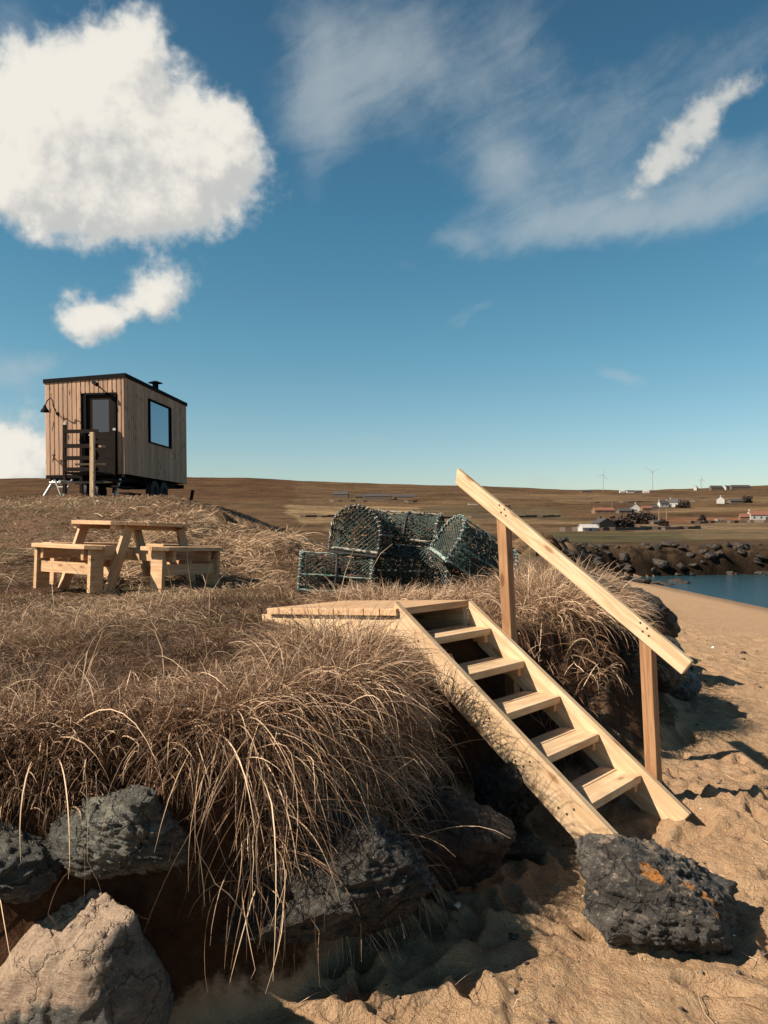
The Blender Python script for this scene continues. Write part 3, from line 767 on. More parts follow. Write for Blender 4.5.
for i, (px, Y, sx, sz) in enumerate([(600, 10.2, .7, .5), (585, 7.0, .5, .40), (640, 10.6, .7, .6), (628, 6.3, .42, .34)]):
    rock_g('boulder', ['dark rock on the dune edge at the top of the far beach', 'dark rock among dune grass between the two posts', 'weathered grey rock behind the marram tuft', 'dark rock low in the slope left of the lower post'][i], px, Y, (sx, sx, sz), 90+i, 'rock_dark', sink=.2)

# ------------------------------------------------------------------ grass
def strands(roots, dirs, length, width, n=6, droop=1.0, wig=0.25, clear=0.012, seed=0, tint_mu=.5, tint_sd=.29, use_ground=True):
    r_ = np.random.default_rng(seed); N_ = len(roots)
    P = np.zeros((N_, n+1, 3)); P[:, 0] = roots; d = norm(dirs.copy())
    stp = (length/n)[:, None]
    cur = norm(r_.normal(size=(N_, 3)))*wig
    dr = (droop*r_.uniform(.55, 1.45, N_))[:, None] if np.isscalar(droop) else droop[:, None]
    kat = np.where(r_.uniform(0, 1, N_) < .4, r_.integers(2, n, N_), -1); kv = r_.normal(size=(N_, 3))*.75
    for i in range(n):
        d = norm(d+(kat == i)[:, None]*kv)
        d = norm(d+cur/n+np.array([0, 0, -1.0])*dr*(0.35+1.3*i/n)/n)
        p = P[:, i]+d*stp
        if use_ground:
            zg, _, _ = terrain(p[:, 0], p[:, 1], False)
            low = p[:, 2] < zg+clear
            if low.any():
                k = low & (zg-p[:, 2] < 0.12)
                p[k, 2] = zg[k]+clear*r_.uniform(.5, 3, k.sum())
                k2 = low & ~k
                stp = np.where(k2[:, None], stp*.25, stp)                      # into the bank: push back out
                p[k2] = P[k2, i]+np.array([0, 0, -1.0])*stp[k2]*0.9
            d = norm(p-P[:, i])
        P[:, i+1] = p
    tt = np.linspace(0, 1, n+1)
    tan = norm(np.gradient(P, axis=1))
    side = norm(np.cross(tan, norm(r_.normal(size=(N_, 1, 3)))))
    wv = (width[:, None]*(1-tt[None]**2.5*0.85)*(0.7+0.3*np.minimum(tt*6, 1))[None])[..., None]
    A, B = P-side*wv/2, P+side*wv/2
    V = np.stack([A, B], 2).reshape(-1, 3)
    base = np.arange(N_)[:, None]*(n+1)*2+np.arange(n)[None]*2
    Q = np.stack([base, base+1, base+3, base+2], -1).reshape(-1, 4)
    tint_ = np.clip(r_.normal(tint_mu, tint_sd, N_), 0, 1)
    tt_ = np.repeat(tint_, (n+1)*2); al = np.tile(np.repeat(tt, 2), N_)
    return V, Q, tt_, al
def grass_obj(name, parts, m, label=None, cat=None, kind=None, group=None, origin=None, parent=None):
    V = []; Q = []; T_ = []; A_ = []; b = 0
    for (v, f_, t_, a_) in parts:
        V.append(v); Q.append(f_+b); T_.append(t_); A_.append(a_); b += len(v)
    V = np.vstack(V); org = np.array(origin if origin is not None else (0, 0, 0)); V = V-org
    me = mesh_np(name, V, np.vstack(Q), smooth=False)
    for nm, arr in (('tint', np.concatenate(T_)), ('along', np.concatenate(A_))):
        at_ = me.attributes.new(nm, 'FLOAT', 'POINT'); at_.data.foreach_set('value', arr.astype(np.float32))
    o = link(name, me, m, parent); o.location = tuple(org)
    return tag(o, label, cat, group, kind)
def lip_frame(x, y, e=0.03):
    s0 = lip_dist(x, y); gx = lip_dist(x+e, y)-s0; gy = lip_dist(x, y+e)-s0
    g = np.stack([gx, gy], 1); return s0, -g/np.maximum(np.linalg.norm(g, axis=1, keepdims=True), 1e-6)   # outward

def clear_of_stairs(x, y):
    dx_, dy_ = x-P1.x, y-P1.y
    u = dx_*U.x+dy_*U.y; v = dx_*V_.x+dy_*V_.y
    return ~((u > -1.62) & (u < 1.7) & (v > -WID-0.07) & (v < 0.13))
parts = []
# 1 long hanging grass along the near lip
def hang(N_, x0, x1, smin, smax, lmin, lmax, seed, droop=2.0, up=0.35, out=0.8, wdt=(.0026, .0048), mu=.45, spread=.55, wig=.6):
    r_ = np.random.default_rng(seed)
    t = r_.uniform(0, 1, N_*4); seg = LIP[2:14]
    cum = np.concatenate([[0], np.cumsum(np.linalg.norm(np.diff(seg, axis=0), axis=1))])
    L_ = t*cum[-1]; bx = np.interp(L_, cum, seg[:, 0]); by = np.interp(L_, cum, seg[:, 1])
    k = (bx > x0) & (bx < x1); bx, by = bx[k][:N_], by[k][:N_]
    s0, outv = lip_frame(bx, by+1e-3)
    s_in = r_.uniform(0, 1, len(bx))**1.5*(smax-smin)+smin
    cl = f2(bx*2.4, by*2.4, 3, 123)           # clumps
    keep = r_.uniform(0, 1, len(bx)) < np.clip(0.62+cl*1.9, 0.12, 1)
    bx, by, outv, s_in = bx[keep], by[keep], outv[keep], s_in[keep]
    x = bx-outv[:, 0]*s_in; y = by-outv[:, 1]*s_in
    ok = clear_of_stairs(x, y); x, y, outv = x[ok], y[ok], outv[ok]
    z, _, _ = terrain(x, y, False)
    cl2 = f2(x*3.1, y*3.1, 3, 131)
    a = f2(x*1.3, y*1.3, 2, 137)*3.2+r_.normal(0, spread, len(x))+cl2*2.0
    c, s_ = np.cos(a), np.sin(a)
    ox = outv[:, 0]*c-outv[:, 1]*s_; oy = outv[:, 0]*s_+outv[:, 1]*c
    dirs = np.stack([ox*out, oy*out, up+r_.normal(0, .35, len(x))], 1)
    ln = r_.uniform(lmin, lmax, len(x))*(0.75+0.9*np.clip(cl2+.3, 0, 1))
    return strands(np.stack([x, y, z-0.01], 1), dirs, ln, r_.uniform(*wdt, len(x)), 9, droop, wig, .02, seed, mu)
parts.append(hang(17000, -5.0, -0.70, -.03, .25, .07, .20, 201, droop=3.2, up=.05, mu=.34, spread=1.0))
parts.append(hang(14000, -5.0, .05, 0.03, .60, .10, .26, 206, droop=1.6, up=.25, mu=.46, spread=2.5, wig=1.5))
parts.append(hang(3500, -0.90, -.40, -.03, .25, .12, .28, 202, droop=2.9, up=.25, out=.6, mu=.48, spread=1.3, wig=1.4))
parts.append(hang(9000, -0.62, 0.08, -.16, .30, .24, .52, 209, droop=3.0, up=.30, out=.65, mu=.52, spread=1.0, wig=1.2))
parts.append(hang(60, -0.9, 0.1, -.05, .25, .35, .68, 210, droop=1.9, up=.35, out=1.0, mu=.95, spread=1.0, wig=1.0, wdt=(.0035, .0055)))
parts.append(hang(3500, -.2, 0.30, -.05, .30, .12, .28, 205, droop=3.2, up=.1, out=.6, mu=.5))
parts.append(hang(130, -3.0, .05, -.08, .2, .35, .62, 204, droop=2.8, up=.25, out=.9, wdt=(.004, .006), mu=.85, spread=.9))
parts.append(hang(3000, .95, 2.3, -.35, .35, .18, .45, 207, droop=2.8, up=.3, out=.8, mu=.5, spread=1.0, wdt=(.004, .008)))
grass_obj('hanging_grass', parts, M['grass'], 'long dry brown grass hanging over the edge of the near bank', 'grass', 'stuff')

# 2 short matted turf on top of the bank
def field(N_, x0, x1, y0, y1, lmin, lmax, seed, lay=0.75, wdt=(.0022, .004), mu=.42, dens=None, smin=0.05, n=4):
    r_ = np.random.default_rng(seed)
    # even in the picture: more roots close to the camera
    y = y0*(y1/y0)**r_.uniform(0, 1, N_); x = r_.uniform(-1, 1, N_)
    x = np.interp(x, [-1, 1], [0, 1])*(x1-x0)/y1*y+x0/y1*y
    s0 = lip_dist(x, y); k = (s0 > smin) & clear_of_stairs(x, y)
    if dens is not None: k &= r_.uniform(0, 1, N_) < dens(x, y)
    x, y = x[k], y[k]; z, _, _ = terrain(x, y, True)
    a = f2(x*.9, y*.9, 3, seed+3)*9+r_.normal(0, .8, len(x)); cl = f2(x*2.2, y*2.2, 3, seed+4)
    up = 1-lay+r_.uniform(0, .5, len(x))*(1-lay*.5)+np.clip(cl, 0, 1)*.4
    dirs = np.stack([np.cos(a)*lay, np.sin(a)*lay, up], 1)
    ln = r_.uniform(lmin, lmax, len(x))*(.7+.9*np.clip(cl+.35, 0, 1.2))
    wd = r_.uniform(*wdt, len(x))*np.maximum(1, y/4.5)
    v = strands(np.stack([x, y, z-.005], 1), dirs, ln, wd, n, 1.2, .5, .01, seed, .5, .2)
    tn = np.clip(mu+f2(x*.8, y*.8, 4, seed+8)*1.25+r_.normal(0, .17, len(x)), 0, 1)
    return v[0], v[1], np.repeat(tn, (n+1)*2), v[3]
parts = [field(36000, -4.6, 1.2, 2.3, 7.5, .04, .11, 301, lay=.95, mu=.50),
         field(6500, -4.0, 1.2, 2.4, 6.5, .10, .24, 302, lay=.92, mu=.68),
         field(30000, -14, 4.5, 6.0, 26, .06, .16, 303, lay=.85, mu=.44),
         field(160, -6, 1.0, 2.7, 7.5, .30, .62, 304, lay=.3, wdt=(.003, .005), mu=.8)]
hum = lambda x, y: np.clip((np.exp(-((x+3.2)/1.7)**2-((y-12.3)/1.8)**2)*1.3), 0, 1)
parts.append(field(30000, -9, 1.5, 8.5, 17, .25, .50, 305, lay=.8, wdt=(.003, .006), mu=.66, dens=hum))
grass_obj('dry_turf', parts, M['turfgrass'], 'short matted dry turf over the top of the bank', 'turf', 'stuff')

# 3 distinct tussocks
def tussock(name, label, cx_, cy_, rx, ry, N_, lmin, lmax, seed, up=1.0, lean=(0, 0), droop=1.6, mu=.6, wdt=(.003, .0055), free=False, zoff=0):
    r_ = np.random.default_rng(seed)
    a = r_.uniform(0, 2*math.pi, N_); rr = np.sqrt(r_.uniform(0, 1, N_))
    x = cx_+np.cos(a)*rr*rx; y = cy_+np.sin(a)*rr*ry
    if not free:
        k = clear_of_stairs(x, y); x, y, a, rr = x[k], y[k], a[k], rr[k]
    z, _, _ = terrain(x, y, False)
    cl = f2(x*5, y*5, 2, seed)*2.5
    dirs = np.stack([np.cos(a+cl)*rr*.9+lean[0]+r_.normal(0, .25, len(x)), np.sin(a+cl)*rr*.9+lean[1]+r_.normal(0, .25, len(x)), up*np.ones(len(x))+r_.normal(0, .2, len(x))], 1)
    v = strands(np.stack([x, y, z-.02+zoff], 1), dirs, r_.uniform(lmin, lmax, len(x)), r_.uniform(*wdt, len(x)), 7, droop, .5, .012, seed, mu)
    return grass_obj(name, [v], M['grass'], label, 'grass tussock', None, 'grass tussocks standing out of the turf', (cx_, cy_, zt(cx_, cy_)))
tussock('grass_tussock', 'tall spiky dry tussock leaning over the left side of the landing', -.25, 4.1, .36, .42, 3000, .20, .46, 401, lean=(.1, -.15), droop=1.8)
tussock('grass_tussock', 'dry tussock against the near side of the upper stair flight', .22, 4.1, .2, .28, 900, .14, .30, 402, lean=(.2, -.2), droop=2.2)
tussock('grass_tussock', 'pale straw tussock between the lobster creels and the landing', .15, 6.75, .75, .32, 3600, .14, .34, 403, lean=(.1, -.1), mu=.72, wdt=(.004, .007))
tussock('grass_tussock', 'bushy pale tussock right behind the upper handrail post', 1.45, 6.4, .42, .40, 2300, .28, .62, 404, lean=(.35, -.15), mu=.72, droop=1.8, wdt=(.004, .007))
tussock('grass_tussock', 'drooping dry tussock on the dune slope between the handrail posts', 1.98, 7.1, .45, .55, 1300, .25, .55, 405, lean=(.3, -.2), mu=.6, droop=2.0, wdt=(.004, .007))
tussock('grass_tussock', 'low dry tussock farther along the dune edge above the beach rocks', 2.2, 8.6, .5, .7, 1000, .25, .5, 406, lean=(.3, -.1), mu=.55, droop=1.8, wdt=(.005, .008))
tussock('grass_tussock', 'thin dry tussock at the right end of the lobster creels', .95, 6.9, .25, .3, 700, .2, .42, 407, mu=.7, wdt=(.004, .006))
# ------------------------------------------------------------------ picnic table
def octagon(rx, cut):
    return [(-rx, -rx+cut), (-rx+cut, -rx), (rx-cut, -rx), (rx, -rx+cut), (rx, rx-cut), (rx-cut, rx), (-rx+cut, rx), (-rx, rx-cut)]
def clip_poly(poly, x0, x1):
    def half(p, a, sgn):
        out_ = []
        for i in range(len(p)):
            A, B = p[i], p[(i+1) % len(p)]; da, db = sgn*(A[0]-a), sgn*(B[0]-a)
            if da >= 0: out_.append(A)
            if da*db < 0:
                t = da/(da-db); out_.append((a, A[1]+(B[1]-A[1])*t))
        return out_
    return half(half(poly, x0, 1), x1, -1)
tx, ty = (131-384)/F*8.9, 8.9
tz = zt(tx, ty)+0.02
pt_ = thing('picnic_table', 'octagonal pine picnic table with four built-in benches on the grass below the cabin', 'picnic table', (tx, ty, tz), rot=(R(1.0), R(1.5), R(61)))
mb = MB(); oc = octagon(.62, .30); nb = 9; bw = 1.24/nb
for k in range(nb): mb.prism(clip_poly(oc, -.62+k*bw+.004, -.62+(k+1)*bw-.004), .70, .745)
bevel(mb.build('table_top', M['pine_warm'], pt_), .004)
for s in (-1, 1):
    board('top_batten', (-.56, s*.30, .675), (.56, s*.30, .675), (0, 1, 0), .09, .045, M['pine_warm'], pt_)
    board('bench_beam', (-.98, s*.33, .37), (.98, s*.33, .37), (0, 0, 1), .12, .045, M['pine_warm'], pt_)
    board('bench_beam', (s*.28, -.98, .365), (s*.28, .98, .365), (0, 0, 1), .12, .045, M['pine_warm'], pt_)
for sx in (-1, 1):
    for sy in (-1, 1):
        board('table_leg', (sx*.66, sy*.375, -.06), (sx*.40, sy*.375, .68), (1, 0, 0), .115, .045, M['pine_warm'], pt_)
for k in range(4):
    Rz = Matrix.Rotation(R(90*k), 4, 'Z')
    mb = MB()
    ol = .56
    for (y0, y1, cut) in ((.74, .885, .0), (.893, 1.04, .13)):
        mb.prism([(-ol, y0), (ol, y0), (ol, y1-cut), (ol-cut*1.0, y1), (-ol+cut*1.0, y1), (-ol, y1-cut)], .43, .475)
    be = bevel(mb.build('bench', M['pine_warm'], pt_, Rz), .004)
    for s in (-1, 1):
        MB().box((0, 0, 0), (.17, .46, .045)).build('bench_leg', M['pine_warm'], be, frame((s*.44, .89, .20), (0, 1, 0), (0, 0, 1), (1, 0, 0)))
    MB().box((0, 0, 0), (.84, .12, .04)).build('stretcher', M['pine_warm'], be, frame((0, .92, .22), (1, 0, 0), (0, 0, 1), (0, -1, 0)))

# ------------------------------------------------------------------ timber cabin on its trailer
CB = Vector((-6.71, 19.2, EYE+53/F*19.2))
cab = thing('timber_cabin', 'small box cabin clad in upright larch boards on a wheeled trailer', 'cabin', CB, rot=(0, R(-0.6), R(-4.9)))
CW, CD, CH = 2.14, 4.5, 2.52
bwid = .121
def clad_wall(name, length, h0, h1, openings, m, fr):
    """boards side by side along x, grooves between, cut round the openings"""
    mb = MB(); n = math.ceil(length/bwid)
    for i in range(n):
        x0 = -20+math.floor((20)/bwid)*bwid+i*bwid; x0 = i*bwid; x1 = min(length, x0+bwid)
        segs = [(0.0, h0+(h1-h0)*(x0+x1)/2/length)]
        for (a, b, c_, d_) in openings:
            if x1 > a+.005 and x0 < b-.005:
                ns = []
                for (z0, z1) in segs:
                    if c_ > z0+.01: ns.append((z0, min(c_, z1)))
                    if d_ < z1-.01: ns.append((max(d_, z0), z1))
                segs = ns
        for (z0, z1) in segs:
            if x1-x0 < .02: continue
            pr = [(x0+.003, 0), (x0+.012, -.022), (x1-.012, -.022), (x1-.003, 0)]
            vs = [(p[0], p[1], z0) for p in pr]+[(p[0], p[1], z1) for p in pr]
            mb.add(vs, [(0, 1, 2, 3), (7, 6, 5, 4)]+[(k, k+4, (k+1) % 4+4, (k+1) % 4) for k in range(4)])
    return mb.build(name, m, cab, fr)
dx0, dx1 = 1.12, 1.87
clad_wall('front_wall', CW, CH-.10, CH, [(dx0-.05, dx1+.05, -.1, 2.12)], M['clad_x'], frame((-CW, 0, 0), (1, 0, 0), (0, 1, 0), (0, 0, 1)))
wy0, wy1, wz0, wz1 = 1.52, 3.14, .98, 2.22
clad_wall('side_wall', CD, CH, CH-.02, [(wy0, wy1, wz0, wz1)], M['clad_x'], frame((0, 0, 0), (0, 1, 0), (-1, 0, 0), (0, 0, 1)))
clad_wall('side_wall', CD, CH-.10, CH-.10, [], M['clad_x'], frame((-CW, CD, 0), (0, -1, 0), (1, 0, 0), (0, 0, 1)))
clad_wall('rear_wall', CW, CH, CH-.1, [], M['clad_x'], frame((0, CD, 0), (-1, 0, 0), (0, -1, 0), (0, 0, 1)))
mb = MB(); mb.add([(-CW+.01, .01, .0), (-.01, .01, 0), (-.01, CD-.01, 0), (-CW+.01, CD-.01, 0), (-CW+.01, .01, CH-.11), (-.01, .01, CH-.01), (-.01, CD-.01, CH-.03), (-CW+.01, CD-.01, CH-.11)],
                  [(0, 3, 2, 1), (4, 5, 6, 7), (0, 1, 5, 4), (1, 2, 6, 5), (2, 3, 7, 6), (3, 0, 4, 7)]).build('inner_shell', M['black'], cab)
mb = MB(); e = .045
mb.add([(-CW-e, -e, CH-.115), (e, -e, CH-.012), (e, CD+e, CH-.03), (-CW-e, CD+e, CH-.115), (-CW-e, -e, CH-.01), (e, -e, CH+.095), (e, CD+e, CH+.075), (-CW-e, CD+e, CH-.01)],
       [(0, 3, 2, 1), (4, 5, 6, 7), (0, 1, 5, 4), (1, 2, 6, 5), (2, 3, 7, 6), (3, 0, 4, 7)])
rf = mb.build('roof', M['black'], cab)
mg, t = mat('window_glass'); t.b.inputs['Base Color'].default_value = (.20, .28, .35, 1); t.b.inputs['Metallic'].default_value = .9; t.b.inputs['Roughness'].default_value = 0.03; t.b.inputs['Specular IOR Level'].default_value = 1.0; t.b.inputs['IOR'].default_value = 1.9
bump(t, t.noise(objc(t), 1.2, 2, .5), .08, .02)
mfz, t = mat('frosted_glass'); t.b.inputs['Base Color'].default_value = (.05, .05, .06, 1); t.b.inputs['Roughness'].default_value = 0.3
bump(t, t.noise(objc(t), 40, 2, .5), .1, .002)
M['glass'] = mg; M['frost'] = mfz
# flue on the roof
mb = MB(); mb.tube([(-.20, 2.55, CH+.02), (-.20, 2.55, CH+.30)], .085, 14); fl = mb.build('flue', M['black'], rf, smooth=False)
mb = MB(); mb.tube([(-.20, 2.55, CH+.34), (-.20, 2.55, CH+.40)], [.21, .05], 14); mb.tube([(-.28, 2.55, CH+.29), (-.28, 2.55, CH+.36)], .012, 5); mb.tube([(-.12, 2.55, CH+.29), (-.12, 2.55, CH+.36)], .012, 5)
mb.build('flue_cap', M['black'], rf)
# door
def ring_frame(x0, x1, z0, z1, wd, dep, y):
    mb = MB()
    mb.box(((x0+wd/2), y, (z0+z1)/2), (wd, dep, z1-z0)); mb.box(((x1-wd/2), y, (z0+z1)/2), (wd, dep, z1-z0))
    mb.box(((x0+x1)/2, y, z1-wd/2), (x1-x0-2*wd, dep, wd)); mb.box(((x0+x1)/2, y, z0+wd/2), (x1-x0-2*wd, dep, wd))
    return mb
fr = frame((-CW, 0, 0), (1, 0, 0), (0, 1, 0), (0, 0, 1))
dr = MB(); dr.box(((dx0+dx1)/2, .02, .55), (dx1-dx0-.02, .04, 1.1)); dr.box(((dx0+dx1)/2, .02, 2.0), (dx1-dx0-.02, .04, .12))
dr.box((dx0+.08, .02, 1.52), (.15, .04, .84)); dr.box((dx1-.08, .02, 1.52), (.15, .04, .84))
dr = dr.build('door', M['dark_wood'], cab, fr)
MB().box(((dx0+dx1)/2, .0045, 1.52), (dx1-dx0-.31, .012, .84)).build('pane', M['frost'], dr)
MB().tube([(dx0+.07, -.01, 1.02), (dx0+.07, -.055, 1.02), (dx0+.18, -.055, 1.02)], .011, 8).build('handle', M['galv'], dr)
ring_frame(dx0-.05, dx1+.05, 0, 2.12, .05, .07, -.012).build('door_frame', M['black'], cab, fr)
# picture window in the long side
frs = frame((0, 0, 0), (0, 1, 0), (-1, 0, 0), (0, 0, 1))
wn = ring_frame(wy0, wy1, wz0, wz1, .038, .09, -.01).build('window', M['black'], cab, frs)
MB().box(((wy0+wy1)/2, -.004, (wz0+wz1)/2), (wy1-wy0-.076, .012, wz1-wz0-.076)).build('pane', M['glass'], wn)
# swan-neck lamp at the left end of the front, spot over the door, outside tap
lp = MB(); pts = [(-1.80, -.01, 1.60), (-1.80, -.10, 1.60)]
pts += [(-1.80, -.14-.12*math.sin(a_), 1.70+.16*(1-math.cos(a_))) for a_ in np.linspace(0, math.pi*.55, 6)]
pts += [(-1.82, -.32, 1.97), (-1.86, -.42, 1.88), (-1.90, -.47, 1.74)]
lp.tube(pts, .014, 7); lp.tube([(-1.80, .0, 1.60), (-1.80, -.025, 1.60)], .05, 12)
lo_ = lp.build('swan_neck_lamp', M['black'], cab)
MB().tube([(-1.90, -.47, 1.75), (-1.90, -.47, 1.69), (-1.90, -.47, 1.63), (-1.90, -.47, 1.58)], [.03, .045, .095, .11], 16).build('lamp_shade', M['black'], lo_)
sp = MB(); sp.tube([(-.66, -.02, 2.27), (-.66, -.14, 2.30), (-.66, -.20, 2.33)], .02, 7); sp.tube([(-.62, -.24, 2.29), (-.75, -.20, 2.37)], [.055, .045], 12)
sp.build('spot_lamp', M['black'], cab)
tp = MB(); tp.tube([(-1.88, .0, .42), (-1.88, -.12, .42), (-1.88, -.15, .34)], .014, 7); tp.tube([(-1.88, -.10, .42), (-1.88, -.10, .52)], .012, 6); tp.tube([(-1.93, -.10, .52), (-1.83, -.10, .52)], .012, 6)
tp.build('tap', M['black'], cab)
# trailer: chassis, drawbar, axles and wheels, corner legs
mb = MB()
for x in (-CW+.25, -.25): mb.box((x, CD/2, -.09), (.07, CD-.1, .14))
for y in (.12, 1.4, 2.8, CD-.12): mb.box((-CW/2, y, -.095), (CW-.1, .07, .12))
ch = mb.build('chassis', M['black'], cab)
MB().box((-CW/2, -.02, -.045), (CW-.02, .05, .085)).build('front_skirt', M['black'], cab)
mb = MB(); mb.tube([(-CW+.12, -.06, -.20), (-.10, -.06, -.20)], .032, 8); mb.tube([(-CW+.5, .1, -.2), (-CW/2, -1.05, -.26)], .03, 8); mb.tube([(-.5, .1, -.2), (-CW/2, -1.05, -.26)], .03, 8)
mb.tube([(-CW/2, -1.0, -.26), (-CW/2, -1.32, -.26)], .04, 8)
db = mb.build('drawbar', M['galv'], cab)
for xx, ln in ((-CW+.20, -.25), (-.15, -.05)):
    mb = MB(); mb.tube([(xx, .02, -.12), (xx+ln*.6, -.28, -.62)], .035, 6); mb.build('corner_leg', M['galv'], cab)
mb = MB(); mb.tube([(-CW+.40, -.3, -.14), (-CW+.60, -.34, -.60)], .025, 6); mb.tube([(-CW+.86, -.3, -.14), (-CW+.62, -.34, -.60)], .025, 6); mb.tube([(-CW+.50, -.36, -.34), (-CW+.78, -.36, -.34)], .02, 6)
mb.build('axle_stand', M['galv'], cab)
for y in (2.05, 2.75):
    for x in (-.12, -CW+.12):
        wh = MB(); wh.tube([(x-.09, y, -.34), (x-.075, y, -.34), (x+.075, y, -.34), (x+.09, y, -.34)], [.27, .30, .30, .27], 22)
        wo_ = wh.build('wheel', M['rubber'], cab)
        MB().tube([(x+.08, y, -.34), (x+.096, y, -.34)], .15, 16).build('rim', M['black'], wo_)
# landing and steps in front of the door
ld = thing('door_landing', 'dark stained timber landing with slatted rail in front of the cabin door', 'landing', CB, rotz=R(-4.9))
x0, x1 = -1.14, -.26
mb = MB()
for k in range(6): mb.box(((x0+x1)/2, -.09-k*.155, -.03), (x1-x0, .145, .04))
mb.build('deck', M['dark_wood'], ld)
for k, z in enumerate((1.02, .66, .36, .08)):
    MB().box((0, 0, 0), (x1-x0, .10 if k else .09, .03)).build('rail_slat', M['dark_wood'], ld, frame(((x0+x1)/2, -.97, z-.03), (1, 0, 0), (0, 0, 1), (0, -1, 0)))
for (x, y, z0, z1, m) in ((x0, -.93, -.55, 1.16, 'dark_wood'), (x0, -.08, -.5, 1.12, 'dark_wood'), (x1, -.08, -.5, 1.12, 'dark_wood')):
    po = MB().box(((z0+z1)/2, 0, 0), (z1-z0, .075, .075)).build('post', M[m], ld, frame((x, y, 0), (0, 0, 1), (1, 0, 0), (0, 1, 0)))
    if y < -.5 or x == x1: MB().box((z1+.012, 0, 0), (.10, .07, .03)).build('post_cap', M['galv'], po)
bevel(MB().box((.12, 0, 0), (1.66, .10, .10)).build('post', M['pine'], ld, frame((x1-.10, -1.06, 0), (0, 0, 1), (1, 0, 0), (0, 1, 0)), label='pale new post at the front of the landing'), .006)
for k in range(3):
    MB().box((x1+.15+k*.24, -.5, -.20-k*.17), (.25, .85, .04)).build('step', M['dark_wood'], ld)
for z in (.74, .30):
    MB().box((0, 0, 0), (x1-x0-.1, .05, .03)).build('ledger', M['pine_warm'], ld, frame(((x0+x1)/2+.2, -.90, z-.12), (1, 0, 0), (0, 0, 1), (0, -1, 0)))
px_, py_, pz_ = on_ground(189, 22.0)
mb = MB(); mb.tube([(0, 0, -.2), (.12, 0, .42)], .05, 7)
o = mb.build('leaning_stake', M['dark_wood']); o.location = (px_, py_, pz_); tag(o, 'short dark leaning stake just right of the cabin', 'stake')

# ------------------------------------------------------------------ lobster creels
def m_net(name, c0, c1):
    m, t = mat(name); n = t.noise(objc(t), 9, 4, .6)
    c = t.ramp(n, [(0.35, c0), (0.65, c1)]); t.link(c, t.b.inputs['Base Color']); t.b.inputs['Roughness'].default_value = .75
    return m
def m_rope(name, c0, c1):
    m, t = mat(name); o_ = objc(t)
    n = t.noise(o_, 28, 2, .5); c = t.ramp(n, [(0.42, c0), (0.52, c1)])
    t.link(c, t.b.inputs['Base Color']); t.b.inputs['Roughness'].default_value = .85
    return m
M['net_dark'] = m_net('dark_green_netting', (.022, .032, .027), (.065, .092, .078))
M['net_green'] = m_net('green_netting', (.025, .070, .056), (.045, .12, .095))
M['net_brown'] = m_net('brown_netting', (.05, .028, .018), (.11, .065, .042))
M['rope_pale'] = m_rope('pale_and_dark_rope', (.03, .03, .026), (.30, .275, .22))
M['rope_green'] = m_rope('green_and_white_rope', (.045, .135, .108), (.28, .31, .27))
M['creel_frame'] = m_plain('rubbered_steel_bar', (.018, .016, .014), .7)
M['rope_orange'] = m_rope('orange_brown_rope', (.16, .06, .025), (.36, .19, .09))
HWc, HHc, LLc = .255, .45, .70
def prof(a):       # a 0..1 round the D of a creel: up one side, over, down the other
    L1 = .19; arc = math.pi*HWc*.98; tot = 2*L1+arc; s_ = a*tot
    if s_ < L1: return (-HWc, s_)
    if s_ < L1+arc:
        th_ = math.pi*(1-(s_-L1)/arc); return (HWc*math.cos(th_), L1+(HHc-L1)*math.sin(th_))
    return (HWc, L1-(s_-L1-arc))
def wobble(p, k=.006): return (p[0]+random.uniform(-k, k), p[1]+random.uniform(-k, k), p[2]+random.uniform(-k, k))
